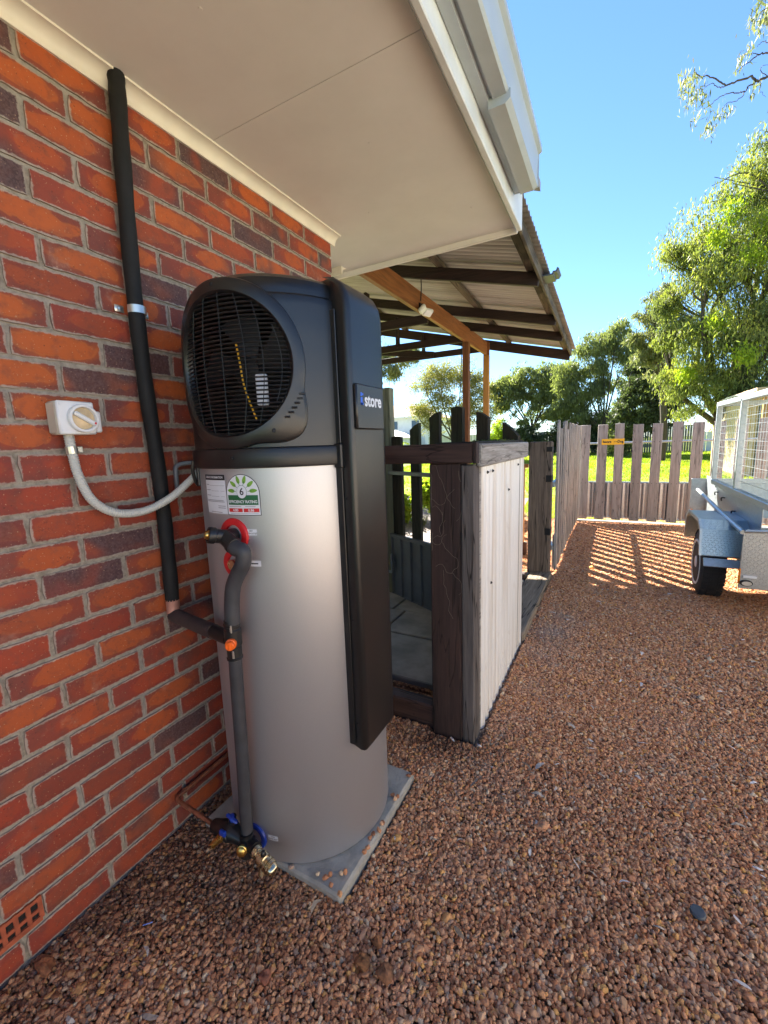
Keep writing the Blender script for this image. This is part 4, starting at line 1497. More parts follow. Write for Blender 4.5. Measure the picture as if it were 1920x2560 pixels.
cp = MB()
cp.tube(spline([(0.020, 1.62, 0.165), (0.020, 1.30, 0.160), (0.020, 0.900, 0.152)], 4) + spline([(0.020, 0.893, 0.152), (0.022, 0.872, 0.150), (0.034, 0.862, 0.148), (0.06, 0.8605, 0.145), (0.15, 0.861, 0.136), (0.238, 0.862, 0.126)], 5), 0.0085, 10)
for y in (0.895, 0.93):
    cp.cyl((0.020, y, 0.152), (0.020, y + .012, 0.152), .0105, None, 10)
tag(cp.build('copper_pipe', M['copper'], None, 50), 'thin copper pipe running low along the brick wall and bending out to the tank', 'pipe')

# ================================================================== PATIO PAVING + SCREEN
mb = MB()
mb.box(-3.2, 0.72, 2.14, 4.33, -0.05, 0.006)
patio = kind(mb.build('patio_bed', M['ground']), 'structure')
rp_ = random.Random(5)
yy = 2.16
while yy < 4.2:
    xx = -1.9 + rp_.uniform(-.3, 0)
    dy = rp_.choice((0.42, 0.55))
    while xx < 0.62:
        dx = rp_.choice((0.55, 0.75, 0.62))
        x2 = min(xx + dx, 0.70)
        m = MB()
        m.cbox(((xx + x2) / 2, yy + dy / 2, 0.020 + rp_.uniform(-.003, .003)), (x2 - xx - .014, dy - .014, .04), 0.006, None, .004)
        m.build('paving_slab', M['paver'], patio)
        xx = x2
    yy += dy

scr = thing('corrugated_screen', 'half height screen with white corrugated sheet on dark timber posts beside the gravel', 'screen', (0.85, 2.3, 0))
m = MB(); m.cbox((0.762, 1.895, 0.64), (0.156, 0.115, 1.46), 0.008, None, .003)
m.build('post', M['jarrah'], scr, label='dark red brown jarrah post')
m = MB(); m.cbox((0.871, 1.885, 0.67), (0.060, 0.100, 1.38), 0.006, None, .003)
m.build('stud', M['greywood'], scr, label='grey cracked timber stud beside the dark post')
m = MB(); m.cbox((0.887, 1.955, 0.67), (0.022, 0.040, 1.36), 0.004)
m.build('batten', M['greywoody'], scr)
m = MB(); m.cbox((0.80, 2.98, 0.68), (0.10, 0.09, 1.34), 0.006); m.build('post', M['greywood'], scr)
m = MB(); m.cbox((0.445, 1.842, 1.412), (0.905, 0.040, 0.088), 0.005, None, .002)
m.build('top_rail', M['jarrahx'], scr)
m = MB(); m.cbox((0.908, 1.842, 1.412), (0.018, 0.044, 0.092), 0.003); m.build('rail_end', M['jarrah'], scr)
m = MB(); m.cbox((0.912, 2.46, 1.398), (0.030, 1.17, 0.105), 0.006, None, .003)
m.build('side_rail', M['greywoody'], scr, label='silver grey weathered top rail')
m = MB(); m.cbox((0.80, 2.46, 1.452), (0.20, 1.14, 0.022), 0.004); m.build('cap_board', M['darkpicket'], scr)
m = MB()
rm = random.Random(9)
for i in range(60):
    c = Vector((rm.uniform(.72, .91), rm.uniform(2.4, 3.0), 1.463))
    m.lathe(c, (0, 0, 1), [(-.004, rm.uniform(.008, .02)), (rm.uniform(.003, .010), .004)], 6)
m.build('moss_patch', M['moss'], scr)
m = MB()
def corr(u, v):
    y = 1.962 + 1.055 * u
    return (0.890 + 0.020 * abs(math.sin(math.pi * (y - 1.962) / 0.0762)) ** 0.55, y, -0.03 + 1.385 * v)
m.grid(14 * 12, 1, corr)
m.build('corrugated_sheet', M['corr'], scr, 60, fix=False)
for (y, z) in ((2.02, 1.315), (2.12, 1.315), (2.10, 0.74), (2.50, 1.18), (2.77, 1.31)):
    m = MB()
    m.lathe((0.912, y, z), (1, 0, 0), [(0, .008), (.003, .008), (.004, .005), (.008, .0045)], 8)
    m.build('roofing_screw', M['iron'], scr)
m = MB(); m.cbox((0.36, 1.905, 0.03), (0.66, 0.09, 0.17), 0.008, None, .004)
m.build('base_sleeper', M['jarrahx'], scr)

# dry creeper on the post
m = MB()
rv = random.Random(21)
for s in range(9):
    p = Vector((rv.uniform(.74, .83), 1.832, rv.uniform(.75, 1.32)))
    pts = [p.copy()]
    ang = rv.uniform(0, 6.28)
    for i in range(rv.randint(9, 16)):
        ang += rv.uniform(-.9, .9)
        p = p + Vector((math.cos(ang) * .016, rv.uniform(-.003, .003), math.sin(ang) * .024))
        p.x = min(.875, max(.70, p.x)); p.y = min(1.834, max(1.818, p.y)); p.z = min(1.36, max(.5, p.z))
        pts.append(p.copy())
    m.tube(spline(pts, 3), 0.0007, 4)
tag(m.build('dead_creeper', m_plain('dead_stem', (.16, .125, .10), .8)), 'thin dried creeper stems clinging to the dark post', 'creeper')

# ---- sleepers at the threshold
m = MB(); m.cbox((0.815, 3.86, 0.012), (0.215, 1.66, 0.085), 0.012, None, .006)
tag(m.build('timber_sleeper', M['sleeper']), 'weathered brown sleeper lying in the gravel between the screen and the old post', 'sleeper')
m = MB(); m.cbox((0.30, 4.42, 0.03), (0.80, 0.12, 0.12), 0.01, None, .004)
tag(m.build('timber_sleeper', M['jarrahx']), 'dark sleeper edging behind the foot of the old brown post', 'sleeper')

# ---- brown gate post + picket fence along the drive
gp_ = thing('gate_post', 'thick old brown timber post with black hinge brackets', 'post', (0.785, 4.70, 0))
m = MB(); m.cbox((0.783, 4.70, 0.70), (0.225, 0.115, 1.48), 0.010, None, .004); m.build('post', M['oldpost'], gp_)
for z in (1.36, 1.06, 0.50):
    m = MB()
    m.cbox((0.893, 4.70, z), (0.012, 0.135, 0.07 if z != 1.36 else 0.05), 0.002)
    m.cbox((0.868, 4.640, z), (0.052, 0.006, 0.07 if z != 1.36 else 0.05), 0.002)
    m.build('hinge_bracket', M['iron'], gp_)
m = MB()
for i in range(26):
    c = Vector((rm.uniform(.69, .88), rm.uniform(4.65, 4.75), 1.438))
    m.lathe(c, (0, 0, 1), [(-.003, rm.uniform(.008, .018)), (rm.uniform(.003, .010), .004)], 6)
m.build('moss_patch', M['moss'], gp_)

pf = thing('picket_fence', 'tall grey pointed picket fence running along the left edge of the gravel drive', 'fence', (0.92, 6.4, 0))
rf = random.Random(3)
npk = 14
for i in range(npk):
    y = 4.86 + 0.243 * i
    h = 1.665 + rf.uniform(-.015, .012) - (0.09 if i in (1, 4) else 0.0)
    w = 0.138 + rf.uniform(-.008, .006)
    m = MB()
    if i in (0, 2, 6, 9):
        poly = [(-w / 2, 0.05), (w / 2, 0.05), (w / 2, h - .075), (w * .18, h), (-w * .18, h), (-w / 2, h - .075)]
    else:
        poly = [(-w / 2, 0.05), (w / 2, 0.05), (w / 2, h - .01), (w * .4, h), (-w * .4, h), (-w / 2, h - .01)]
    lean = rf.uniform(-.012, .012)
    m.prism(poly, lambda u, q_, t: (t + lean * (q_ - .8) * .6, y + u, q_), 0.920 + rf.uniform(-.004, .004), 0.943)
    m.build('picket', M['pickedge'], pf)
for z in (0.30, 0.985):
    m = MB(); m.cbox((0.895, 6.42, z), (0.045, 3.30, 0.055), 0.004); m.build('rail', M['steel'], pf)
m = MB(); m.cyl((0.895, 8.06, -.1), (0.895, 8.06, 1.40), .022, None, 12); m.build('steel_post', M['steel'], pf)
m = MB()
m.grid(42 * 6, 1, lambda u, v: (0.905 + .0075 * math.cos(2 * math.pi * 3.3 * u / .0762), 4.80 + 3.3 * u, .05 + .37 * v))
m.build('corrugated_sheet', M['corrgate'], pf, 70, fix=False)
# little creeper sprig on the pickets
def leaves_np(name, cen, n, size, spread, mat, parent, seed, asp=0.5, droop=0.2):
    rg = np.random.default_rng(seed)
    V, F = leaf_cloud(rg, np.repeat(np.array([cen]), n, 0) + rg.normal(0, 1, (n, 3)) * np.array(spread), size, asp, droop)
    return link(name, np_mesh(name, V, F, mat), parent)
def leaf_cloud(rg, C_, size, asp, droop):
    """one folded-diamond leaf (a quad) at each centre"""
    n = len(C_)
    az = rg.uniform(0, 2 * np.pi, n)
    el = rg.normal(-droop * 1.2, 0.55, n)
    d = np.stack([np.cos(az) * np.cos(el), np.sin(az) * np.cos(el), np.sin(el)], 1)
    up = rg.normal(0, 1, (n, 3))
    s = np.cross(d, up)
    s /= np.linalg.norm(s, axis=1)[:, None] + 1e-9
    L = size * rg.uniform(.65, 1.35, n)[:, None]
    W = L * asp * 0.5
    a = C_ - d * L * .5
    b = C_ + s * W - d * L * .05
    c = C_ + d * L * .5
    e = C_ - s * W - d * L * .05
    V = np.stack([a, b, c, e], 1).reshape(-1, 3)
    F = np.arange(4 * n).reshape(-1, 4)
    return V, F

# ---- arched side gate (mostly behind the screen)
sg = thing('side_gate', 'arched gate of black pickets above dark grey steel sheet behind the screen', 'gate', (0.24, 3.0, 0))
G0, GD, GN = Vector((0.24, 3.0, 0)), Vector((0.886, -0.466, 0)).normalized(), Vector((0.466, 0.886, 0)).normalized()
def gpt(s, n_, z):
    p = G0 + GD * s + GN * n_ + Vector((0, 0, z))
    p = CAM_POS + (p - CAM_POS) * 1.075
    p.z = max(p.z, .03)
    return p
pk = [(-.545, -.412, 1.525, 1.525), (-.284, -.170, 1.570, 1.625), (-.039, .070, 1.650, 1.690), (.197, .308, 1.704, 1.700), (.438, .538, 1.655, 1.615), (.659, .775, 1.575, 1.490)]
for i, (a, b, ha, hb) in enumerate(pk):
    m = MB()
    poly = [(a, 0.10), (b, 0.10), (b, hb - .004), (a * .5 + b * .5, (ha + hb) / 2 + .006), (a, ha)]
    m.prism(poly, lambda u, q_, t: gpt(u, t, q_), 0.012, 0.038)
    m.build('picket', M['darkpicket'], sg)
for z, h in ((1.222, .034), (0.672, .034), (0.085, .034)):
    m = MB(); m.bar(gpt(-.57, -.004, z), gpt(.74, -.004, z), .030, h, .003); m.build('rail', M['corrgrey'], sg)
m = MB()
npan = 10
for i in range(npan):
    a, b = -.56 + .134 * i, -.56 + .134 * (i + 1)
    poly = [(a, 0), (a + .010, .012), (a + .020, .012), (a + .030, 0), (b, 0)]
    m2 = MB()
    m2.grid(4, 1, lambda u, v: gpt(poly[min(4, int(round(u * 4)))][0], -.010 - poly[min(4, int(round(u * 4)))][1], .10 + .56 * v))
    m2.build('sheet_rib', M['corrgrey'], sg, fix=False)
gl_ = thing('treated_post', 'pale green treated pine post beside the black tank head', 'post', (-0.40, 3.53, 0))
m = MB(); m.cbox((-0.402, 3.54, 0.98), (0.088, 0.088, 1.98), .006, None, .003); m.build('post', M['green_post'], gl_)
m = MB(); m.cbox((-0.452, 3.492, 0.97), (0.022, 0.022, 1.94), .003); m.build('edge_batten', M['merbau'], gl_)
m = MB(); m.bar((-0.372, 3.46, 0.26), (-0.372, 3.46, 0.44), .012, .02, .003, (0, 1, 0)); m.cbox((-.40, 3.46, .26), (.06, .012, .028), .003); m.build('latch', M['steel'], gl_)

# ================================================================== PERGOLA
pg = thing('pergola', 'timber pergola with stained beam, dark rafters and corrugated iron roof beyond the house', 'pergola', (-0.455, 5.4, 0))
RX = 0.793
def zr(x, y):
    return 2.80 - 0.040 * (y - 4.2) + 0.257 * (RX - x)
RIDGE = -3.6
m = MB(); m.cbox((-0.455, 4.92, 2.955), (0.048, 4.64, 0.205), .004); m.build('beam', M['merbauy'], pg)
m = MB(); m.cbox((-0.452, 6.10, 1.425), (0.088, 0.088, 2.856), .005); m.build('post', M['merbau'], pg, label='red brown stained post')
m = MB(); m.cbox((-0.452, 7.20, 1.425), (0.088, 0.088, 2.856), .005); m.build('post', M['pine'], pg, label='golden oiled pine post')
m = MB(); m.cbox((-0.452, 7.20, 2.955), (0.092, 0.052, 0.215), .005); m.build('beam_end', M['merbau'], pg)
for y in (2.95, 4.20, 5.48, 6.24):
    m = MB(); m.bar((RX + .01, y, zr(RX + .01, y) + .055), (RIDGE, y, zr(RIDGE, y) + .055), .045, .11, .004); m.build('rafter', M['rafter'], pg)
m = MB(); m.bar((RX + .01, 7.34, zr(RX, 7.34) + .045), (RIDGE, 7.34, zr(RIDGE, 7.34) + .045), .035, .145, .004); m.build('end_rafter', M['rafter'], pg)
for x in (0.73, -0.12, -1.05, -1.95, -2.85):
    m = MB(); m.bar((x, 2.72, zr(x, 2.72) + .134), (x, 7.38, zr(x, 7.38) + .134), .065, .045, .004); m.build('purlin', M['purlin'], pg)
m = MB(); m.bar((RX + .014, 2.80, zr(RX, 2.80) + .098), (RX + .014, 7.40, zr(RX, 7.40) + .098), .022, .105, .004); m.build('eave_board', M['purlin'], pg)
for (y, xa, xb, z) in ((4.80, -.50, -2.9, 2.875), (6.05, -.50, -3.3, 2.90), (7.30, -.50, -3.4, 2.985)):
    m = MB(); m.bar((xa, y, z), (xb, y, z + .02), .04, .10, .004); m.build('tie_beam', M['rafter'], pg)
for (y, x, za, zb) in ((4.80, -1.30, 2.90, 3.30), (6.05, -1.5, 2.9, 3.34), (7.30, -1.6, 2.99, 3.36)):
    m = MB(); m.bar((x, y, za), (x, y, zb), .09, .035, .004, (1, 0, 0)); m.build('strut', M['rafter'], pg)
m = MB(); m.bar((-1.40, 7.27, 2.99), (-2.9, 7.27, 3.24), .04, .11, .004); m.build('brace', M['rafter'], pg)
def sheet(y0, y1, x0, x1, up):
    n = int((y1 - y0) / 0.0762 * 8)
    m = MB()
    def fn(u, v):
        y = y0 + (y1 - y0) * u
        x = x0 + (x1 - x0) * v
        return (x, y, (zr(x, y) if x > RIDGE else zr(RIDGE, y) - .257 * (RIDGE - x)) + .172 + up + .0130 * math.cos(2 * math.pi * y / 0.0762))
    m.grid(n, 1, fn)
    return m
k_ = 0
y = 2.68
while y < 7.3:
    y2 = min(y + 0.80, 7.46)
    sheet(y, y2, RX + .075, RIDGE, .004 * (k_ % 2)).build('roof_sheet', M['zincroof'], pg, 70, fix=False)
    sheet(y, y2, RIDGE, RIDGE - 4.2, .004 * (k_ % 2)).build('roof_sheet', M['zincroof'], pg, 70, fix=False)
    y += 0.762
    k_ += 1
m = MB()
gq = [(0, 0), (.10, 0), (.105, .018), (.13, .018), (.145, .045), (.13, .055), (.12, .03), (.095, .03), (.088, .012), (0, .012)]
m.prism(gq, lambda u, w, t: (RX + .02 + u, t, zr(RX, 4.3) + .085 + w), 4.22, 4.42)
m.build('gutter_stub', M['corrgrey'], pg, label='short dark gutter piece sticking out past the roof edge')

fl = thing('flood_light', 'twin head sensor floodlight hanging on the stained pergola beam', 'light', (-0.42, 4.45, 2.90))
m = MB()
m.cbox((-0.424, 4.42, 2.90), (.02, .09, .06), .004)
m.tube(spline([(-.418, 4.40, 2.95), (-.40, 4.38, 3.06), (-.38, 4.33, 3.14)], 5), .006, 6)
m.build('mount', M['iron'], fl)
for dy, rz in ((-.055, .3), (.085, -.35)):
    rot = Matrix.Rotation(rz, 3, 'Z') @ Matrix.Rotation(R(48), 3, 'Y')
    m = MB(); m.cbox((-0.385, 4.42 + dy, 2.855), (.035, .125, .085), .01, rot); m.build('lamp_head', M['white'], fl)
    m = MB(); m.cbox(Vector((-0.385, 4.42 + dy, 2.855)) + rot @ Vector((.019, 0, 0)), (.004, .105, .066), .002, rot); m.build('lens', M['label'], fl)
m = MB()
m.tube([(-.475, 5.98, 2.86), (-.485, 5.95, 2.3), (-.53, 5.85, 1.4)], .006, 5)
tag(m.build('hanging_cord', M['iron'], None), 'thin dark cord hanging beside the red brown pergola post', 'cord')

# ================================================================== FAR DRIVE GATE + SIGN
fg = thing('drive_gate', 'wide grey picket drive gate with corrugated steel lower half across the end of the gravel', 'gate', (1.9, 8.15, 0))
rg_ = random.Random(17)
GX = [1.016, 1.281, 1.532, 1.797, 2.059, 2.328, 2.591, 2.855, 3.12, 3.38, 3.64]
for i, x in enumerate(GX):
    h = 1.675 + (i >= 3) * -.02 + rg_.uniform(-.012, .012)
    w = .140 + rg_.uniform(-.008, .010)
    m = MB()
    m.cbox((x, 8.135, (h + .06) / 2), (w, .024, h - .06), .003, Matrix.Rotation(rg_.uniform(-.006, .006), 3, 'Y'), .003)
    m.build('picket', M['picket'], fg)
for z in (1.365, 0.70, 0.105):
    m = MB(); m.cyl((0.92, 8.172, z), (3.75, 8.172, z), .017, None, 10); m.build('rail', M['steel'], fg)
m = MB(); m.cyl((0.925, 8.172, .04), (0.925, 8.172, 1.42), .024, None, 12); m.build('hinge_post', M['steel'], fg)
m = MB()
m.grid(35 * 8, 1, lambda u, v: (0.97 + 2.72 * u, 8.157 + .0085 * math.cos(2 * math.pi * 2.72 * u / .0762 * 1.0), .085 + .615 * v))
m.build('corrugated_sheet', M['corrgate'], fg, 70, fix=False)
m = MB()
for i, x in enumerate(GX):
    for z in (1.365, .69, .12):
        for dx in (-.035, .035):
            m.cyl((x + dx, 8.124, z), (x + dx, 8.1205, z), .006, None, 6)
kind(m.build('bolt_heads', M['iron'], fg), 'stuff')
sgn = thing('warning_sign', 'small yellow Beware of the Dog sign fixed across two gate pickets', 'sign', (1.44, 8.115, 1.385))
m = MB(); m.cbox((1.437, 8.116, 1.385), (.335, .004, .098), .001); m.build('plate', M['yellow'], sgn)
def on_y(name, s, size, x, z, y, mat, parent, bold=0.0, sx=1.0):
    v, f = text_flat(s, size, bold)
    mm = MB(); mm.add([(x + p[0] * sx, y, z + p[1]) for p in v], f)
    return mm.build(name, mat, parent, fix=False)
on_y('lettering', 'Beware', .052, 1.350, 1.385, 8.1125, M['ink'], sgn, .0018, .80)
on_y('lettering', 'of the', .026, 1.477, 1.385, 8.1125, M['ink'], sgn, .0004, .9)
on_y('lettering', 'Dog', .058, 1.548, 1.385, 8.1125, M['ink'], sgn, .0022, .86)

# ================================================================== TRAILER
tr = thing('cage_trailer', 'galvanised box trailer with mesh cage and tread plate guard on the right of the drive', 'trailer', (2.9, 5.1, 0))
def tz(y):
    return 0.030 * (y - 4.1)
XS = 2.455
m = MB(); m.cbox((3.16, 4.095, 0.485), (1.62, .012, .45), .004); m.build('end_panel', M['checker'], tr)
m = MB(); m.tube([(2.36, 4.09, .715), (3.95, 4.09, .80)], .016, 8); m.build('end_rail', M['steel'], tr)
m = MB(); m.cbox((2.40, 6.32, .70), (.19, .012, .46), .004); m.cbox((3.2, 6.32, .70), (1.45, .012, .46), .004); m.build('far_panel', M['steel'], tr)
for sx in (0, 1):
    x = XS if sx == 0 else 3.92
    m = MB(); m.cbox((x, 5.21, .655), (.004, 2.22, .62), .001); m.build('side_panel', M['steel'], tr)
m = MB(); m.cbox((3.19, 5.21, .36), (1.46, 2.22, .03), .004); m.build('floor', M['steel'], tr)
m = MB()
m.tube(spline([(2.348, 4.09, .705), (2.338, 4.8, .745), (2.332, 5.4, .785), (2.33, 6.02, .825)], 4), .0185, 10)
m.build('side_rail', M['steel'], tr, 60)
m = MB(); m.cyl((2.338, 5.06, .70), (2.338, 5.06, .765), .008, None, 8); m.build('rail_stay', M['steel'], tr)
for (y, z) in ((5.62, .83), (5.30, .81), (4.86, .74), (4.55, .71)):
    m = MB(); m.tube(spline([(XS - .004, y, z + .012), (XS - .03, y, z + .014), (XS - .034, y, z), (XS - .030, y, z - .018)], 4), .006, 6); m.build('rope_hook', M['iron'], tr)
# mudguard: folded tread plate
def guard(m, prof_, x0, x1):
    m.prism(prof_, lambda u, w, t: (t, u, w), x0, x1)
ym, ra = 4.70, .36
gpf = [(4.30, .455), (4.34, .67), (4.46, .735), (4.98, .735), (5.10, .67), (5.17, .45)]
inner = [(y + (ym - y) * .03, z - .012) for y, z in gpf][::-1]
m = MB(); guard(m, gpf + inner, 2.135, XS - .004); m.build('mudguard', M['checkerb'], tr)
m = MB()
m.prism([(4.29, .452), (4.335, .675), (4.455, .742), (4.985, .742), (5.105, .675), (5.175, .447), (5.14, .447), (5.075, .655), (4.97, .712), (4.47, .712), (4.365, .655), (4.325, .452)],
        lambda u, w, t: (t, u, w), 2.118, 2.135)
m.build('guard_lip', M['steel'], tr)
m = MB(); m.cbox((2.30, 4.285, .40), (.30, .012, .075), .003, Matrix.Rotation(R(-32), 3, 'X')); m.build('guard_step', M['steel'], tr)
for sx in (0, 1):
    xa, xb = (2.165, 2.345) if sx == 0 else (4.03, 4.21)
    m = MB()
    m.lathe((xa, ym, .297), (1, 0, 0), [(0, .205), (.004, .262), (.016, .286), (.035, .2965), (.09, .299), (.145, .2965), (.164, .286), (.176, .262), (.18, .205)], 40)
    wh = m.build('wheel', M['tyre'], tr, 30)
    m = MB()
    m.lathe((xa - .004 if sx == 0 else xb + .004, ym, .297), (1 if sx == 0 else -1, 0, 0), [(0.006, .212), (-.002, .205), (0, .192), (.010, .178), (.022, .12), (.016, .065), (.000, .050), (-.004, .001)], 32)
    m.build('rim', M['rim'], wh, 40)
m = MB()
for i in range(44):
    t = 2 * math.pi * i / 44
    for xx_ in (2.195, 2.255, 2.315):
        c = Vector((xx_, ym + .2985 * math.cos(t), .297 + .2985 * math.sin(t)))
        m.cbox(c, (.042, .030, .008), .002, Matrix.Rotation(t - math.pi / 2, 3, 'X'))
kind(m.build('tread_blocks', M['tyre'], tr), 'stuff')
m = MB(); m.cbox((3.2, ym, .30), (1.75, .05, .05), .005); m.build('axle', M['iron'], tr)
m = MB(); m.cbox((2.52, 4.55, .315), (.06, .42, .06), .006); m.cbox((2.55, 5.2, .33), (.05, 2.1, .05), .006); m.build('spring', M['iron'], tr)
m = MB(); m.cbox((2.352, 4.095, .36), (.010, .020, .12), .002); m.build('amber_reflector', M['amber'], tr)
m = MB(); m.cbox((2.325, 6.30, .505), (.022, .020, .10), .002); m.build('amber_reflector', M['amber'], tr)
m = MB(); m.cbox((2.415, 4.0855, .358), (.085, .007, .022), .002); m.build('white_reflector', M['white'], tr)
m = MB()
m.prism([(.040 * math.cos(t), .024 * math.sin(t)) for t in np.linspace(0, 6.0, 20)], lambda u, w, t: (2.395 + u, t, .308 + w), 4.088, 4.072)
m.build('lamp_bezel', M['iron'], tr)
m = MB()
m.prism([(.031 * math.cos(t), .0165 * math.sin(t)) for t in np.linspace(0, 6.0, 20)], lambda u, w, t: (2.397 + u, t, .307 + w), 4.074, 4.066)
m.build('side_lamp', M['ivory'], tr)
m = MB(); m.cbox((2.70, 4.078, .57), (.10, .02, .10), .004); m.build('latch_plate', M['steel'], tr)
# cage
CZ0, CZ1, CX = .955, 1.755, 2.435
posts = [5.82, 4.83, 3.82, 3.45]
for x in (CX, 3.90):
    m = MB(); m.bar((x, 5.86, CZ0 - .012), (x, 3.30, CZ0 - .022), .050, .050, .004); m.build('cage_sill', M['steel'], tr)
    m = MB(); m.bar((x, 5.86, CZ1 + .012), (x, 3.30, CZ1 - .015), .045, .045, .004); m.build('cage_top_rail', M['steel'], tr)
    for y in posts:
        m = MB(); m.bar((x, y, CZ0), (x, y, CZ1), .045, .045, .004, (1, 0, 0)); m.build('cage_post', M['steel'], tr)
m = MB(); m.bar((CX, 5.84, CZ1 + .012), (3.90, 5.84, CZ1 + .012), .045, .045, .004); m.build('cage_top_rail', M['steel'], tr)
m = MB(); m.bar((CX, 5.84, CZ0 - .012), (3.90, 5.84, CZ0 - .012), .045, .045, .004); m.build('cage_sill', M['steel'], tr)
def meshpanel(p0, du, dv, nu, nv, r=.0017):
    m = MB()
    p0, du, dv = Vector(p0), Vector(du), Vector(dv)
    for i in range(nu + 1):
        m.cyl(p0 + du * i / nu, p0 + du * i / nu + dv, r, None, 4, False)
    for j in range(nv + 1):
        m.cyl(p0 + dv * j / nv, p0 + dv * j / nv + du, r * 1.25, None, 4, False)
    return m
for x in (CX + .012, 3.89):
    for ya, yb in ((5.80, 4.85), (4.81, 3.84), (3.80, 3.47)):
        kind(meshpanel((x, ya, CZ0 + .01), (0, yb - ya, 0), (0, 0, CZ1 - CZ0 - .02), max(4, int((ya - yb) / .068)), 11).build('mesh_panel', M['steel'], tr), 'stuff')
kind(meshpanel((CX, 5.83, CZ0 + .01), (3.90 - CX, 0, 0), (0, 0, CZ1 - CZ0 - .02), 20, 11).build('mesh_panel', M['steel'], tr), 'stuff')
m = MB(); m.grid(8, 8, lambda u, v: (CX + (3.9 - CX) * u, 5.86 - 2.5 * v, CZ1 + .035 + .05 * math.sin(math.pi * u) + .03 * math.sin(9 * v + 4 * u)))
m.build('cage_cover', m_plain('pale_green_canvas', (0.26, 0.33, 0.25), 0.8), tr, True, fix=False)

# ================================================================== SMALL THINGS ON THE GRAVEL
m = MB()
m.lathe((1.728, 1.385, 0.012), (0.05, -0.12, 1), [(0, .018), (.003, .021), (.009, .021), (.012, .018), (.0125, .001)], 14)
tag(m.build('round_cap', M['bluegrey'], None, 40), 'flat round slate grey disc lying on the gravel at the right', 'disc')
m = MB(); m.bar((0.218, 0.588, .016), (0.240, 0.606, .020), .0035, .0012, .0004)
tag(m.build('plastic_strip', m_plain('pale_blue_plastic', (.25, .36, .80), .4)), 'tiny blue plastic strip on the dark gravel near the wall', 'plastic scrap')
rk = random.Random(4)
for (x, y, r_0, lab) in ((0.875, 0.818, .027, 'rough rusty ironstone lump below the concrete pad, left of the largest one'), (0.888, 0.880, .021, 'rusty brown stone nearest the corner of the concrete pad'),
                 (0.944, 0.824, .031, 'largest rough ochre ironstone lump on the gravel below the concrete pad'), (0.649, 0.665, .022, 'ochre brown stone near the bottom edge, furthest left of the ironstone lumps'),
                 (0.062, 0.395, .034, 'long flat pinkish stone beside the foot of the brick wall')):
    m = MB()
    r_0 *= .72
    sx_, sy_ = (1.5, .8) if r_0 > .0235 else (1.15, .95)
    m.grid(12, 8, lambda u, v: Vector((x + r_0 * sx_ * math.sin(math.pi * v) * math.cos(6.283 * u) * (1 + .22 * math.sin(u * 19 + v * 7)),
                                       y + r_0 * sy_ * math.sin(math.pi * v) * math.sin(6.283 * u) * (1 + .22 * math.sin(u * 19 + v * 7)),
                                       .012 + r_0 * .72 * math.cos(math.pi * v) * (1 + .2 * math.sin(u * 12.566 + 3)))))
    tag(m.build('rock', m_plain('ironstone', (.22 + .06 * rk.random(), .10, .035 + .03 * rk.random()), .85, 0, .5, 40, 1.0, 60, .006), None, 60, fix=False), lab, 'rock', 'odd stones in the gravel')
# dry leaves and twigs strewn over the gravel
rl = np.random.default_rng(5)
Vs, Fs, o_ = [], [], 0
for i in range(420):
    if i < 110:
        x, y = rl.uniform(.25, 2.0), rl.uniform(.25, 2.2)
    else:
        x, y = rl.uniform(.95, 3.0), rl.uniform(1.5, 5.2)
    if not bool(on_gravel(np.array([x]), np.array([y]))[0]):
        continue
    L_ = rl.uniform(.012, .034) if rl.random() < .72 else rl.uniform(.034, .062)
    W_ = L_ * rl.uniform(.06, .20)
    t = rl.uniform(0, 6.28)
    bend = rl.uniform(-.35, .35)
    z0 = .0135 + rl.uniform(0, .006)
    pts = []
    for k in range(6):
        u = k / 5 - .5
        px = L_ * u
        py = bend * L_ * (u * u * 2)
        w = W_ * math.sqrt(max(.02, 1 - (2 * u) ** 2))
        zz = z0 + L_ * .10 * (1 - (2 * u) ** 2) * rl.uniform(.5, 1.5)
        for sg_ in (-1, 1):
            qx, qy = px, py + sg_ * w
            pts.append((x + qx * math.cos(t) - qy * math.sin(t), y + qx * math.sin(t) + qy * math.cos(t), zz + sg_ * w * .3))
    Vs += pts
    Fs += [(o_ + 2 * k, o_ + 2 * k + 1, o_ + 2 * k + 3, o_ + 2 * k + 2) for k in range(5)]
    o_ += 12
kl = NT('strewn_leaf')
kl.set(kl.ramp(kl.island(), [(0, (.20, .13, .08)), (.45, (.36, .28, .20)), (.75, (.52, .46, .40)), (1, (.68, .64, .62))]), .7)
kind(link('leaf_litter', np_mesh('leaf_litter', np.array(Vs), np.array(Fs), kl.mat)), 'stuff')

# ================================================================== BACKGROUND
# grass
def grass_pts(n, x0, x1, y0, y1):
    y = y0 + (y1 - y0) * rng.random(n) ** 1.7
    x = x0 + (x1 - x0) * rng.random(n)
    return x, y
gx, gy = grass_pts(90000, -9, 9.5, 8.35, 36)
keep = (gx < 1.4 + (gy) * .36) & (gx > 1.4 - gy * .75)
gx, gy = gx[keep], gy[keep]
n = len(gx)
gzv = -0.03 + 0.0105 * np.maximum(0, gy - 8.2) + 0.05 * np.sin(gx * .5) * np.sin(gy * .35) * np.clip((gy - 9) / 6, 0, 1)
patch = np.sin(gx * 1.3 + 1) * np.sin(gy * .9) + .5 * np.sin(gx * 3.1) * np.sin(gy * 2.3 + 1)
hgt = (.05 + .05 * rng.random(n)) * (1 + .025 * (gy - 8)) * np.clip(.75 + .5 * patch, .25, 1.8)
wd = .006 + .0012 * (gy - 8)
az = rng.uniform(0, 6.28, n)
le = rng.normal(0, .5, (n, 2)) * hgt[:, None]
B = np.stack([gx, gy, gzv], 1)
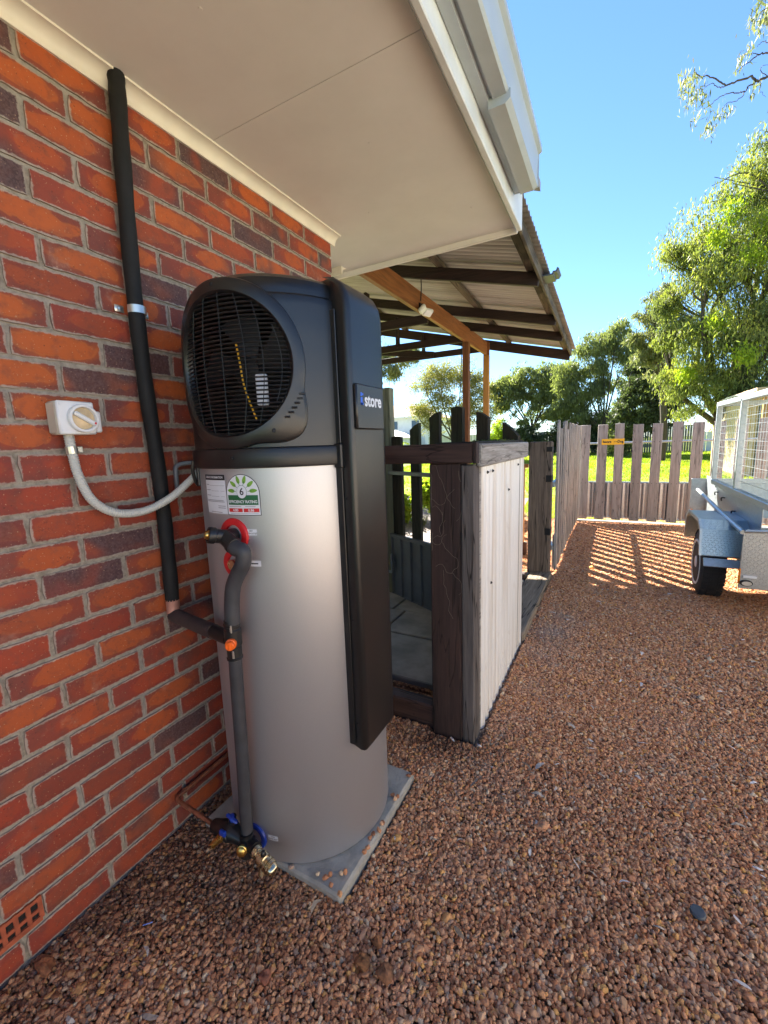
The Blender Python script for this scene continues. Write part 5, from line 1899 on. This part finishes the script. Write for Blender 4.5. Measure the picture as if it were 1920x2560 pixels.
S_ = np.stack([np.cos(az), np.sin(az), np.zeros(n)], 1) * wd[:, None]
Tp = B + np.stack([le[:, 0], le[:, 1], hgt], 1)
V = np.stack([B - S_, B + S_, Tp], 1).reshape(-1, 3)
kind(link('grass', np_mesh('grass', V, np.arange(3 * n).reshape(-1, 3), M['grass'])), 'stuff')

def far_fence(name, label, x0, x1, y, h, mat, pw, zb, cap=True, rib=0.2):
    f = thing(name, label, 'fence', ((x0 + x1) / 2, y, zb))
    x = x0
    while x < x1 - .01:
        x2 = min(x + pw, x1)
        m = MB()
        k = max(1, int((x2 - x) / rib))
        for i in range(k):
            a, b = x + (x2 - x) * i / k, x + (x2 - x) * (i + 1) / k
            m.box(a, b - .02, y + .02 * (i % 2), y + .03 + .02 * (i % 2), zb - .2, zb + h)
        if cap:
            m.box(x, x2, y - .03, y + .07, zb + h, zb + h + .05)
        m.box(x - .03, x + .03, y - .04, y + .06, zb - .2, zb + h + .02)
        m.build('panel', mat, f)
        x = x2
    return f
far_fence('steel_fence', 'pale steel panel fence along the far side of the lawn', -14.0, 1.75, 38.0, 1.75, M['colorbond'], 2.35, .30)
far_fence('board_fence', 'dark grey green board fence at the back of the lawn behind the drive gate', 1.80, 6.3, 36.5, 1.80, M['greyfence'], 1.5, .28, True, .15)
far_fence('paling_fence', 'short pale paling fence at the back right of the lawn', 6.4, 9.6, 36.0, 1.35, M['whitewall'], 1.6, .28, False, .3)

def house_box(name, label, x0, x1, y0, y1, zt, roof_h, wmat, rmat, wins, ov=.5):
    h = thing(name, label, 'house', ((x0 + x1) / 2, y0, 0))
    m = MB(); m.box(x0, x1, y0, y1, -.2, zt); m.build('wall', wmat, h)
    m = MB()
    xa, xb, ya, yb = x0 - ov, x1 + ov, y0 - ov, y1 + ov
    d = min(xb - xa, yb - ya) / 2
    m.add([(xa, ya, zt), (xb, ya, zt), (xb, yb, zt), (xa, yb, zt), (xa + d, (ya + yb) / 2, zt + roof_h), (xb - d, (ya + yb) / 2, zt + roof_h)],
          [(0, 1, 5, 4), (1, 2, 5), (2, 3, 4, 5), (3, 0, 4), (3, 2, 1, 0)])
    m.build('roof', rmat, h)
    m = MB(); m.box(xa - .05, xb + .05, ya - .08, ya, zt - .12, zt + .06); m.build('gutter', M['white'], h)
    for (a, b, c, d_) in wins:
        m = MB(); m.box(a - .08, b + .08, y0 - .06, y0 - .01, c - .08, d_ + .08); w_ = m.build('window', M['white'], h)
        m = MB(); m.box(a, b, y0 - .08, y0 - .061, c, d_); m.build('pane', M['glass'], w_)
    return h
house_box('white_house', 'white two storey house with a tan hip roof beyond the trees at left', -26.0, -17.3, 45.0, 54.0, 4.55, 2.2, M['whitewall'], M['tanroof'],
          [(-21.4, -20.7, 3.2, 4.1), (-18.9, -18.0, 3.3, 4.1)])
house_box('low_house', 'low white house with pale roof in front of the tan roofed house', -24.0, -17.9, 40.0, 43.5, 2.15, .95, M['whitewall'], M['whitewall'], [(-20.8, -20.1, 1.2, 1.9)], .4)
house_box('grey_house', 'pale house with a low grey roof half hidden by the hedge', -4.4, 4.1, 52.0, 60.0, 3.0, 1.5, M['whitewall'], M['steel'], [(-2.0, -1.2, 1.6, 2.4)])
ph = thing('patio_house', 'cream house with a row of dark openings and posts behind the trailer cage', 'house', (7.5, 17.0, 0))
m = MB(); m.box(5.05, 13.0, 17.2, 22.0, -.2, 2.75); m.build('wall', M['creamwall'], ph)
m = MB(); m.box(4.75, 13.4, 14.9, 22.4, 2.55, 2.63); m.build('roof', M['tanroof'], ph)
for x in np.arange(5.35, 12.5, 0.98):
    m = MB(); m.box(x, x + .74, 17.12, 17.19, .05, 2.25); w_ = m.build('window', M['glass'], ph)
    m = MB(); m.box(x + .29, x + .33, 17.09, 17.118, .05, 2.25); m.build('frame', M['white'], w_)
for x in (4.95, 6.4, 8.4, 10.4):
    m = MB(); m.box(x, x + .11, 15.05, 15.16, -.1, 2.55); m.build('post', M['pine'], ph)

# ---- trees
def tree(name, label, base, blobs, nleaf, size, asp, mat, bark=True, tr_r=.18, droop=.5, clump=70, seed=1, cs=.28, limbs=None, group=None, cat='tree', hollow=.35, limb_r=None, skirt=True, nsub=13, sub=(.30, .58)):
    rg = np.random.default_rng(seed)
    t = thing(name, label, cat, base, group)
    base = Vector(base)
    bl_ = [(Vector(b[:3]), b[3]) for b in blobs]
    # limbs: from trunk fork to every blob, then twigs
    m = MB()
    top = sum((b[0] for b in bl_), Vector()) / len(bl_)
    zmin = min(b[0].z - b[1] for b in bl_)
    fork = base.lerp(Vector((top.x, top.y, base.z)), .25) + Vector((0, 0, max(.5, (zmin - base.z) * .75)))
    if bark:
        m.tube(spline([base - Vector((0, 0, .2)), base.lerp(fork, .5) + Vector((.1, 0, 0)), fork], 5), [tr_r * (1.25 - .45 * i / 10) for i in range(11)], 9)
    tips = []
    for c, r in bl_:
        mid = fork.lerp(c, .55) + Vector((rg.normal(0, .35), rg.normal(0, .3), rg.normal(0.15, .25))) * (c - fork).length * .35
        P_ = spline([fork, mid, c], 6)
        r0 = limb_r or tr_r * .42
        if bark:
            m.tube(P_, [r0 * (1 - .8 * i / (len(P_) - 1)) for i in range(len(P_))], 6)
        for k in range(7):
            dv = Vector(rg.normal(0, 1, 3)).normalized()
            e = c + Vector((dv.x * r, dv.y * r, abs(dv.z) * r * .8 - .15 * r))
            st_ = P_[int(len(P_) * .55) + int(rg.integers(0, max(1, int(len(P_) * .4))))]
            if bark:
                mm_ = st_.lerp(e, .5) + Vector(rg.normal(0, .12, 3)) * r
                m.tube(spline([st_, mm_, e], 4), [r0 * .28 * (1 - .85 * i / 8) + .004 for i in range(9)], 4)
            tips.append((e, r))
    if bark:
        m.build('trunk', M['bark'], t, 70)
    subs = []
    for c, r in bl_:
        for k in range(nsub):
            dv = Vector(rg.normal(0, 1, 3)).normalized()
            q_ = rg.uniform(.45, 1.0)
            subs.append((c + Vector((dv.x * r, dv.y * r, dv.z * r * .85)) * q_ * .80, r * rg.uniform(*sub)))
        if skirt:
            for k in range(2):
                subs.append((fork.lerp(c, rg.uniform(.35, .8)) + Vector(rg.normal(0, .45, 3)) * r, r * rg.uniform(.22, .4)))
    bl_ = subs
    vol = np.array([b[1] ** 2 for b in bl_])
    vol = vol / vol.sum()
    Cs = []
    for (c, r), w in zip(bl_, vol):
        nc = max(3, int(nleaf * w / clump))
        d = rg.normal(0, 1, (nc, 3))
        d /= np.linalg.norm(d, axis=1)[:, None]
        rr = r * (hollow + (1.06 - hollow) * rg.random(nc) ** .55)
        cc = np.array(c) + d * rr[:, None] * np.array([1, 1, .92])
        nn = rg.integers(int(clump * .5), int(clump * 1.5), nc)
        for q_, k in zip(cc, nn):
            s_ = cs * r ** .5 * rg.uniform(.6, 1.3)
            p = q_ + rg.normal(0, 1, (k, 3)) * np.array([s_, s_, s_ * .55])
            p[:, 2] -= np.abs(rg.normal(0, 1, k)) * s_ * droop
            Cs.append(p)
    Cs = np.concatenate(Cs)
    V, F = leaf_cloud(rg, Cs, size, asp, droop)
    link('crown', np_mesh('crown', V, F, mat), t)
    return t
A_ = [(5.1, 20.5, 9.77, 1.4), (4.38, 20.2, 8.8, 1.35), (3.35, 20.5, 8.09, 0.85), (5.5, 19.6, 7.48, 1.6), (4.15, 20.0, 7.09, 1.15), (5.31, 19.6, 5.51, 1.6), (4.11, 20.1, 4.98, 1.15),
      (3.51, 20.5, 3.6, 0.75), (4.66, 20.0, 3.17, 1.05), (5.6, 19.8, 3.23, 1.2), (6.48, 20.5, 8.4, 1.9), (6.75, 20.5, 5.28, 2.0), (5.78, 20.5, 10.56, 1.22), (7.3, 21, 10.5, 1.7), (3.1, 20.6, 6.6, .5), (3.2, 20.4, 5.3, .5)]
tree('gum_tree', 'big sunlit gum tree with drooping yellow green leaves above the trailer', (5.4, 21.0, .05), A_, 84000, .145, .24, M['gum'], True, .30, 1.0, 90, 3, .30)
rgy = np.random.default_rng(91)
gt_ = [o for o in COL.objects if o.get('label', '').startswith('big sunlit gum')][0]
yc_ = [(4.6, 19.0, 8.6, .38), (4.22, 19.0, 7.95, .30), (5.13, 18.6, 7.12, .40), (5.41, 18.9, 8.15, .35), (5.17, 18.4, 3.93, .32), (3.72, 19.6, 3.69, .28), (4.4, 19.0, 5.2, .3)]
Cy = np.concatenate([np.array(c[:3]) + rgy.normal(0, 1, (420, 3)) * c[3] * np.array([.6, .5, .55]) for c in yc_])
V, F = leaf_cloud(rgy, Cy, .15, .26, .9)
link('new_growth', np_mesh('new_growth', V, F, M['limeleaf']), gt_, 'patches of bright yellow green new leaves')
tree('gum_tree', 'slim grey green gum rising just left of the big sunlit gum', (3.6, 25.5, .1), [(3.24, 25, 8.1, .8), (2.83, 25, 6.93, .9), (2.3, 25, 6.09, .55), (3.83, 25, 6.24, 1.1), (3.23, 25, 5.5, .8), (2.75, 25, 5.3, .6), (3.6, 25, 7.2, .8)],
     14000, .17, .28, M['gumgrey'], True, .16, .8, 45, 5, .22)
lg = thing('gum_tree', 'tall leaning gum whose bare twigs and leaves hang into the top right sky', 'tree', (5.9, 9.8, 0))
BL = [[(3.51, 9.3, 6.74), (3.2, 9.0, 6.6), (3.08, 9.0, 6.59), (2.99, 9.0, 6.67), (2.85, 9.05, 6.7), (2.72, 9.05, 6.7), (2.61, 9.1, 6.84), (2.49, 9.1, 6.93), (2.39, 9.15, 7.01), (2.3, 9.1, 7.07)],
      [(3.08, 9.0, 6.59), (2.99, 9.0, 6.56), (2.95, 9.0, 6.5), (2.84, 8.95, 6.49), (2.71, 8.9, 6.49), (2.59, 8.9, 6.46), (2.53, 8.9, 6.41)],
      [(2.72, 9.05, 6.7), (2.63, 9.0, 6.67), (2.54, 9.0, 6.75), (2.45, 9.0, 6.74), (2.4, 9.0, 6.7)], [(2.95, 9.0, 6.5), (2.89, 9.0, 6.42), (2.75, 9.0, 6.42), (2.68, 9.0, 6.36)],
      [(3.46, 9.2, 7.07), (3.18, 9.0, 6.91), (3.07, 9.0, 6.93), (2.98, 9.0, 6.88), (2.91, 9.0, 6.85), (2.84, 9.0, 6.81)], [(3.07, 9.0, 6.93), (3.0, 9.0, 6.97), (2.95, 9.0, 6.96)],
      [(3.33, 9.1, 6.97), (3.19, 9.0, 7.01), (3.1, 9.0, 7.08), (3.04, 9.0, 7.03)], [(3.56, 9.3, 7.71), (3.28, 9.1, 7.56), (3.09, 9.0, 7.47), (3.0, 9.0, 7.45)],
      [(3.2, 9.0, 6.6), (3.11, 9.0, 6.7), (3.12, 9.0, 6.75), (3.19, 9.0, 6.75)], [(3.11, 9.0, 6.57), (3.13, 9.0, 6.44), (3.2, 9.0, 6.33)]]
m = MB()
m.tube(spline([(5.9, 9.8, -.2), (5.8, 9.8, 2.5), (5.4, 9.7, 4.8), (4.9, 9.6, 6.6), (4.6, 9.5, 9.0)], 5), [.19 - .006 * i for i in range(21)], 9)
m.tube(spline([(5.2, 9.65, 5.6), (4.4, 9.5, 6.5), (3.51, 9.3, 6.74)], 5), [.06 - .004 * i for i in range(11)], 7)
m.tube(spline([(4.95, 9.6, 6.4), (4.2, 9.4, 7.0), (3.46, 9.2, 7.07)], 5), [.04 - .0025 * i for i in range(11)], 6)
m.tube(spline([(4.7, 9.55, 7.4), (4.2, 9.4, 7.8), (3.56, 9.3, 7.71)], 5), [.04 - .0025 * i for i in range(11)], 6)
for i, l in enumerate(BL):
    q_ = spline(l, 5)
    r0 = (.019, .011, .007, .007, .013, .006, .008, .013, .006, .005)[i]
    m.tube([p + Vector((random.gauss(0, .006), random.gauss(0, .006), random.gauss(0, .006))) for p in q_], [r0 * (1 - .7 * k / len(q_)) for k in range(len(q_))], 5)
CL = [(2.21, 6.98, .162), (2.31, 7.0, .108), (2.14, 6.86, .108), (2.16, 6.71, .067), (2.33, 6.83, .162), (2.28, 6.61, .148), (2.39, 6.64, .148), (2.45, 6.5, .121), (2.24, 6.52, .081),
      (2.37, 6.44, .108), (2.56, 6.32, .135), (2.6, 6.22, .108), (2.52, 6.2, .067), (2.68, 6.35, .108), (2.73, 6.25, .067), (2.82, 6.37, .059), (2.96, 6.98, .108), (2.92, 6.96, .081),
      (2.86, 6.9, .108), (2.83, 6.81, .059), (3.06, 6.51, .076), (3.04, 6.45, .049), (3.12, 6.63, .059), (3.09, 7.46, .162), (3.01, 7.49, .121), (3.06, 7.3, .135), (2.97, 7.37, .094),
      (2.93, 7.34, .067), (3.14, 7.22, .135), (3.14, 7.51, .189), (3.04, 7.13, .04)]
rg = np.random.default_rng(77)
Cs = []
for (x, z, r) in CL:
    k = int(6 + 1500 * r * r)
    yc = 9.0 + rg.normal(0, .12)
    Cs.append(np.array([x, yc, z - r * .15]) + rg.normal(0, 1, (k, 3)) * np.array([r * .42, r * .6, r * .55]))
    m.tube([(x, yc, z + r * .6), (x - r * .2, yc, z), (x - r * .35, yc, z - r * .6)], .0022, 4)
for (x, y, z, r) in ((4.3, 9.4, 7.6, .6), (4.7, 9.5, 9.0, 1.1), (5.6, 9.9, 8.0, 1.0), (4.2, 9.6, 8.6, .5)):
    Cs.append(np.array([x, y, z]) + rg.normal(0, 1, (1500, 3)) * r * .45)
m.build('trunk', M['bark'], lg, 70)
V, F = leaf_cloud(rg, np.concatenate(Cs), .105, .17, .95)
link('crown', np_mesh('crown', V, F, M['gumgrey']), lg)
tree('peppermint_tree', 'rounded weeping peppermint tree with dark forked stems behind the gate', (.9, 35, .3), [(-1.43, 35, 6.28, 1.17), (-.18, 35, 7.93, 1.28), (1.3, 35, 8.53, 1.25), (2.09, 35, 7.23, 1.11), (2.84, 35.4, 6.35, .96), (-1.11, 34.8, 4.69, 1.18), (.44, 35, 5.25, .7), (2.67, 35, 5.04, .97), (-1.9, 35, 5.3, .9), (-2.2, 35, 3.9, .8), (.2, 35, 6.6, 1.0), (3.6, 35.5, 7.2, 1.0), (-.9, 35, 3.4, .8)],
     40000, .23, .26, M['pepper'], True, .20, 1.5, 60, 12, .30, limb_r=.07)
tree('dark_tree', 'dense dark green tree standing between the peppermint and the big gum', (2.6, 30, .2), [(2.34, 30, 3.62, .96), (3.11, 30, 4.47, 1.06), (3.59, 30, 2.95, .82), (1.96, 30, 2.7, .73), (3.91, 30, 4.17, .93), (2.8, 30, 2.65, .72), (3.3, 30.3, 5.4, .9), (2.6, 30.3, 5.6, .7), (4.6, 30, 3.3, .9)],
     26000, .20, .38, M['darkleaf'], True, .13, .5, 60, 14, .28, limb_r=.06)
tree('tea_tree', 'many stemmed round tree left of the weeping peppermint', (-4.6, 38, .3), [(-6.84, 38, 6.26, 1.2), (-5.36, 38, 6.77, 1.2), (-3.77, 38, 6.6, 1.2), (-7.33, 38, 4.8, 1.1), (-5.66, 38, 5.3, .7), (-4.05, 38, 5.0, .9), (-2.67, 38, 5.3, 1.2), (-2.3, 38, 3.9, 1.0), (-3.0, 38, 6.6, 1.0), (-7.7, 38, 5.9, .9), (-3.2, 38, 3.6, .6)],
     30000, .24, .30, M['pepper'], True, .20, .9, 60, 16, .30, limb_r=.08)
tree('wattle_tree', 'thin airy olive tree seen behind the pergola posts', (-8.9, 30, .2), [(-11.07, 30, 5.82, 1.18), (-9.65, 30, 6.52, 1.3), (-8.16, 30, 6.23, 1.13), (-6.87, 30, 4.75, 1.12), (-11.59, 30, 4.12, 1.14), (-9.52, 30, 4.55, 1.16), (-7.73, 30, 3.86, 1.14), (-6.45, 30, 3.49, .84), (-10.4, 30, 3.2, 1.0), (-8.6, 30, 3.0, .9), (-7.2, 30, 5.6, .9)],
     38000, .15, .30, M['thinleaf'], True, .15, .4, 40, 18, .34, limb_r=.06)
tree('gum_tree', 'hanging grey green gum branches between the tank and the pergola roof', (-7.6, 12.6, 0), [(-4.94, 12, 4.11, .43), (-4.26, 12, 4.14, .36), (-4.48, 12, 3.7, .25), (-5.3, 12, 4.09, .5), (-3.87, 12, 4.15, .18), (-5.9, 12, 5.0, .9), (-6.8, 12.4, 5.6, 1.1)],
     9000, .09, .28, M['gumgrey'], True, .16, 1.2, 40, 20, .22, limb_r=.03)
for i, (x, y, z, r, mt, lab) in enumerate(((-1.9, 36, 2.2, 1.25, 'darkleaf', 'dark rounded shrub at the left of the hedge, left of the largest dark shrub'), (-.35, 36, 2.4, 1.4, 'darkleaf', 'largest dark shrub in the hedge, under the weeping peppermint'),
                                       (1.3, 36, 2.2, 1.25, 'darkleaf', 'dark shrub at the right end of the hedge behind the warning sign'), (-4.6, 36.5, 1.9, 1.3, 'darkleaf', 'dark shrub under the many stemmed round tree'),
                                       (-6.9, 36.5, 2.3, 1.2, 'limeleaf', 'yellow green bush beside the golden pergola post'))):
    tree('shrub', lab, (x, y, .2), [(x, y, z, r), (x - .7, y, z - .9, r * .8), (x + .7, y, z - .9, r * .8)], 9000, .17, .45, M[mt], True, .06, .3, 60, 30 + i, .30, None, 'shrubs along the far fence', 'shrub', limb_r=.03)
tree('shrub', 'leafy green shrub spilling over the fence behind the gate pickets', (1.9, 31, .2), [(1.58, 31, 2.03, .63), (2.26, 31, 1.5, .75), (1.8, 31, 1.0, .7)], 7000, .16, .45, M['pepper'], True, .05, .3, 60, 40, .3, None, None, 'shrub', limb_r=.02)

# ---- garden behind the side gate
m = MB()
m.grid(20, 20, lambda u, v: (-6.5 + 6.6 * u, 5.0 + 3.2 * v, .02 + .35 * v + .05 * math.sin(9 * u) * math.sin(7 * v)))
kind(m.build('garden_bed', M['mulch'], None, True, fix=False), 'structure')
for i, (x, y, z, r, mt, lab) in enumerate(((-1.76, 6.3, .50, .24, 'limeleaf', 'lime green shrub glowing in the sun between the gate pickets'), (-1.25, 6.5, .70, .20, 'limeleaf', 'smaller lime green shrub at right behind the gate pickets'),
                                       (-2.5, 7.2, 1.35, .34, 'limeleaf', 'tall lime green bush beside the treated post'), (-1.9, 6.0, .18, .18, 'gum', 'low mid green plant at the foot of the lime shrub'),
                                       (-3.4, 7.6, 1.25, .5, 'gum', 'green bush behind the tall lime bush'))):
    tree('garden_shrub', lab, (x, y, .05), [(x, y, z, r), (x - .12, y + .1, z - .1, r * .7), (x + .13, y, z - .12, r * .7)], 1500, .075, .5, M[mt], True, .012, .3, 30, 50 + i, .22, None, 'shrubs in the side garden', 'shrub')
m = MB()
rt_ = random.Random(2)
for i in range(90):
    a = rt_.uniform(0, 6.28)
    p = Vector((-1.22 + rt_.uniform(-.05, .05), 6.15 + rt_.uniform(-.05, .05), .10))
    L_ = rt_.uniform(.18, .34)
    q1 = p + Vector((math.cos(a) * L_ * .3, math.sin(a) * L_ * .3, L_ * .7))
    q2 = p + Vector((math.cos(a) * L_ * .7, math.sin(a) * L_ * .7, L_ * .8))
    s_ = Vector((-math.sin(a), math.cos(a), 0)) * .006
    m.add([p - s_, p + s_, q1 + s_, q1 - s_, q2], [(0, 1, 2, 3), (3, 2, 4)])
tag(m.build('strap_plant', M['pepper'], None, fix=False), 'strappy grass plant low between the gate pickets', 'plant')
fr = thing('garden_trestle', 'low golden timber trestle beyond the opening by the corrugated screen', 'trestle', (.5, 5.5, 0))
m = MB(); m.cbox((.458, 5.5, .60), (.05, .05, 1.10), .004); m.build('post', M['pine'], fr)
m = MB(); m.cbox((.10, 5.5, 1.145), (.85, .05, .05), .004); m.build('rail', M['pine'], fr)
m = MB(); m.cbox((.10, 5.5, .09), (.85, .06, .16), .004); m.build('board', M['jarrahx'], fr)
bounce_fence_r = thing('added_bounce_fence', 'added cream steel fence out of view on the right, bouncing sunlight into the shade', 'fence', (4.9, 0.0, 0))  # unseen fence, added to bounce sunlight onto the shaded wall and gravel
yq = -9.0
while yq < 8.0:
    m = MB()
    for i in range(12):
        m.box(4.9 + .02 * (i % 2), 4.93 + .02 * (i % 2), yq + .2 * i, yq + .2 * (i + 1) - .01, 0.0, 1.85)
    m.box(4.88, 4.97, yq, yq + 2.4, 1.85, 1.9)
    m.build('panel', M['bouncefence'], bounce_fence_r)
    yq += 2.4
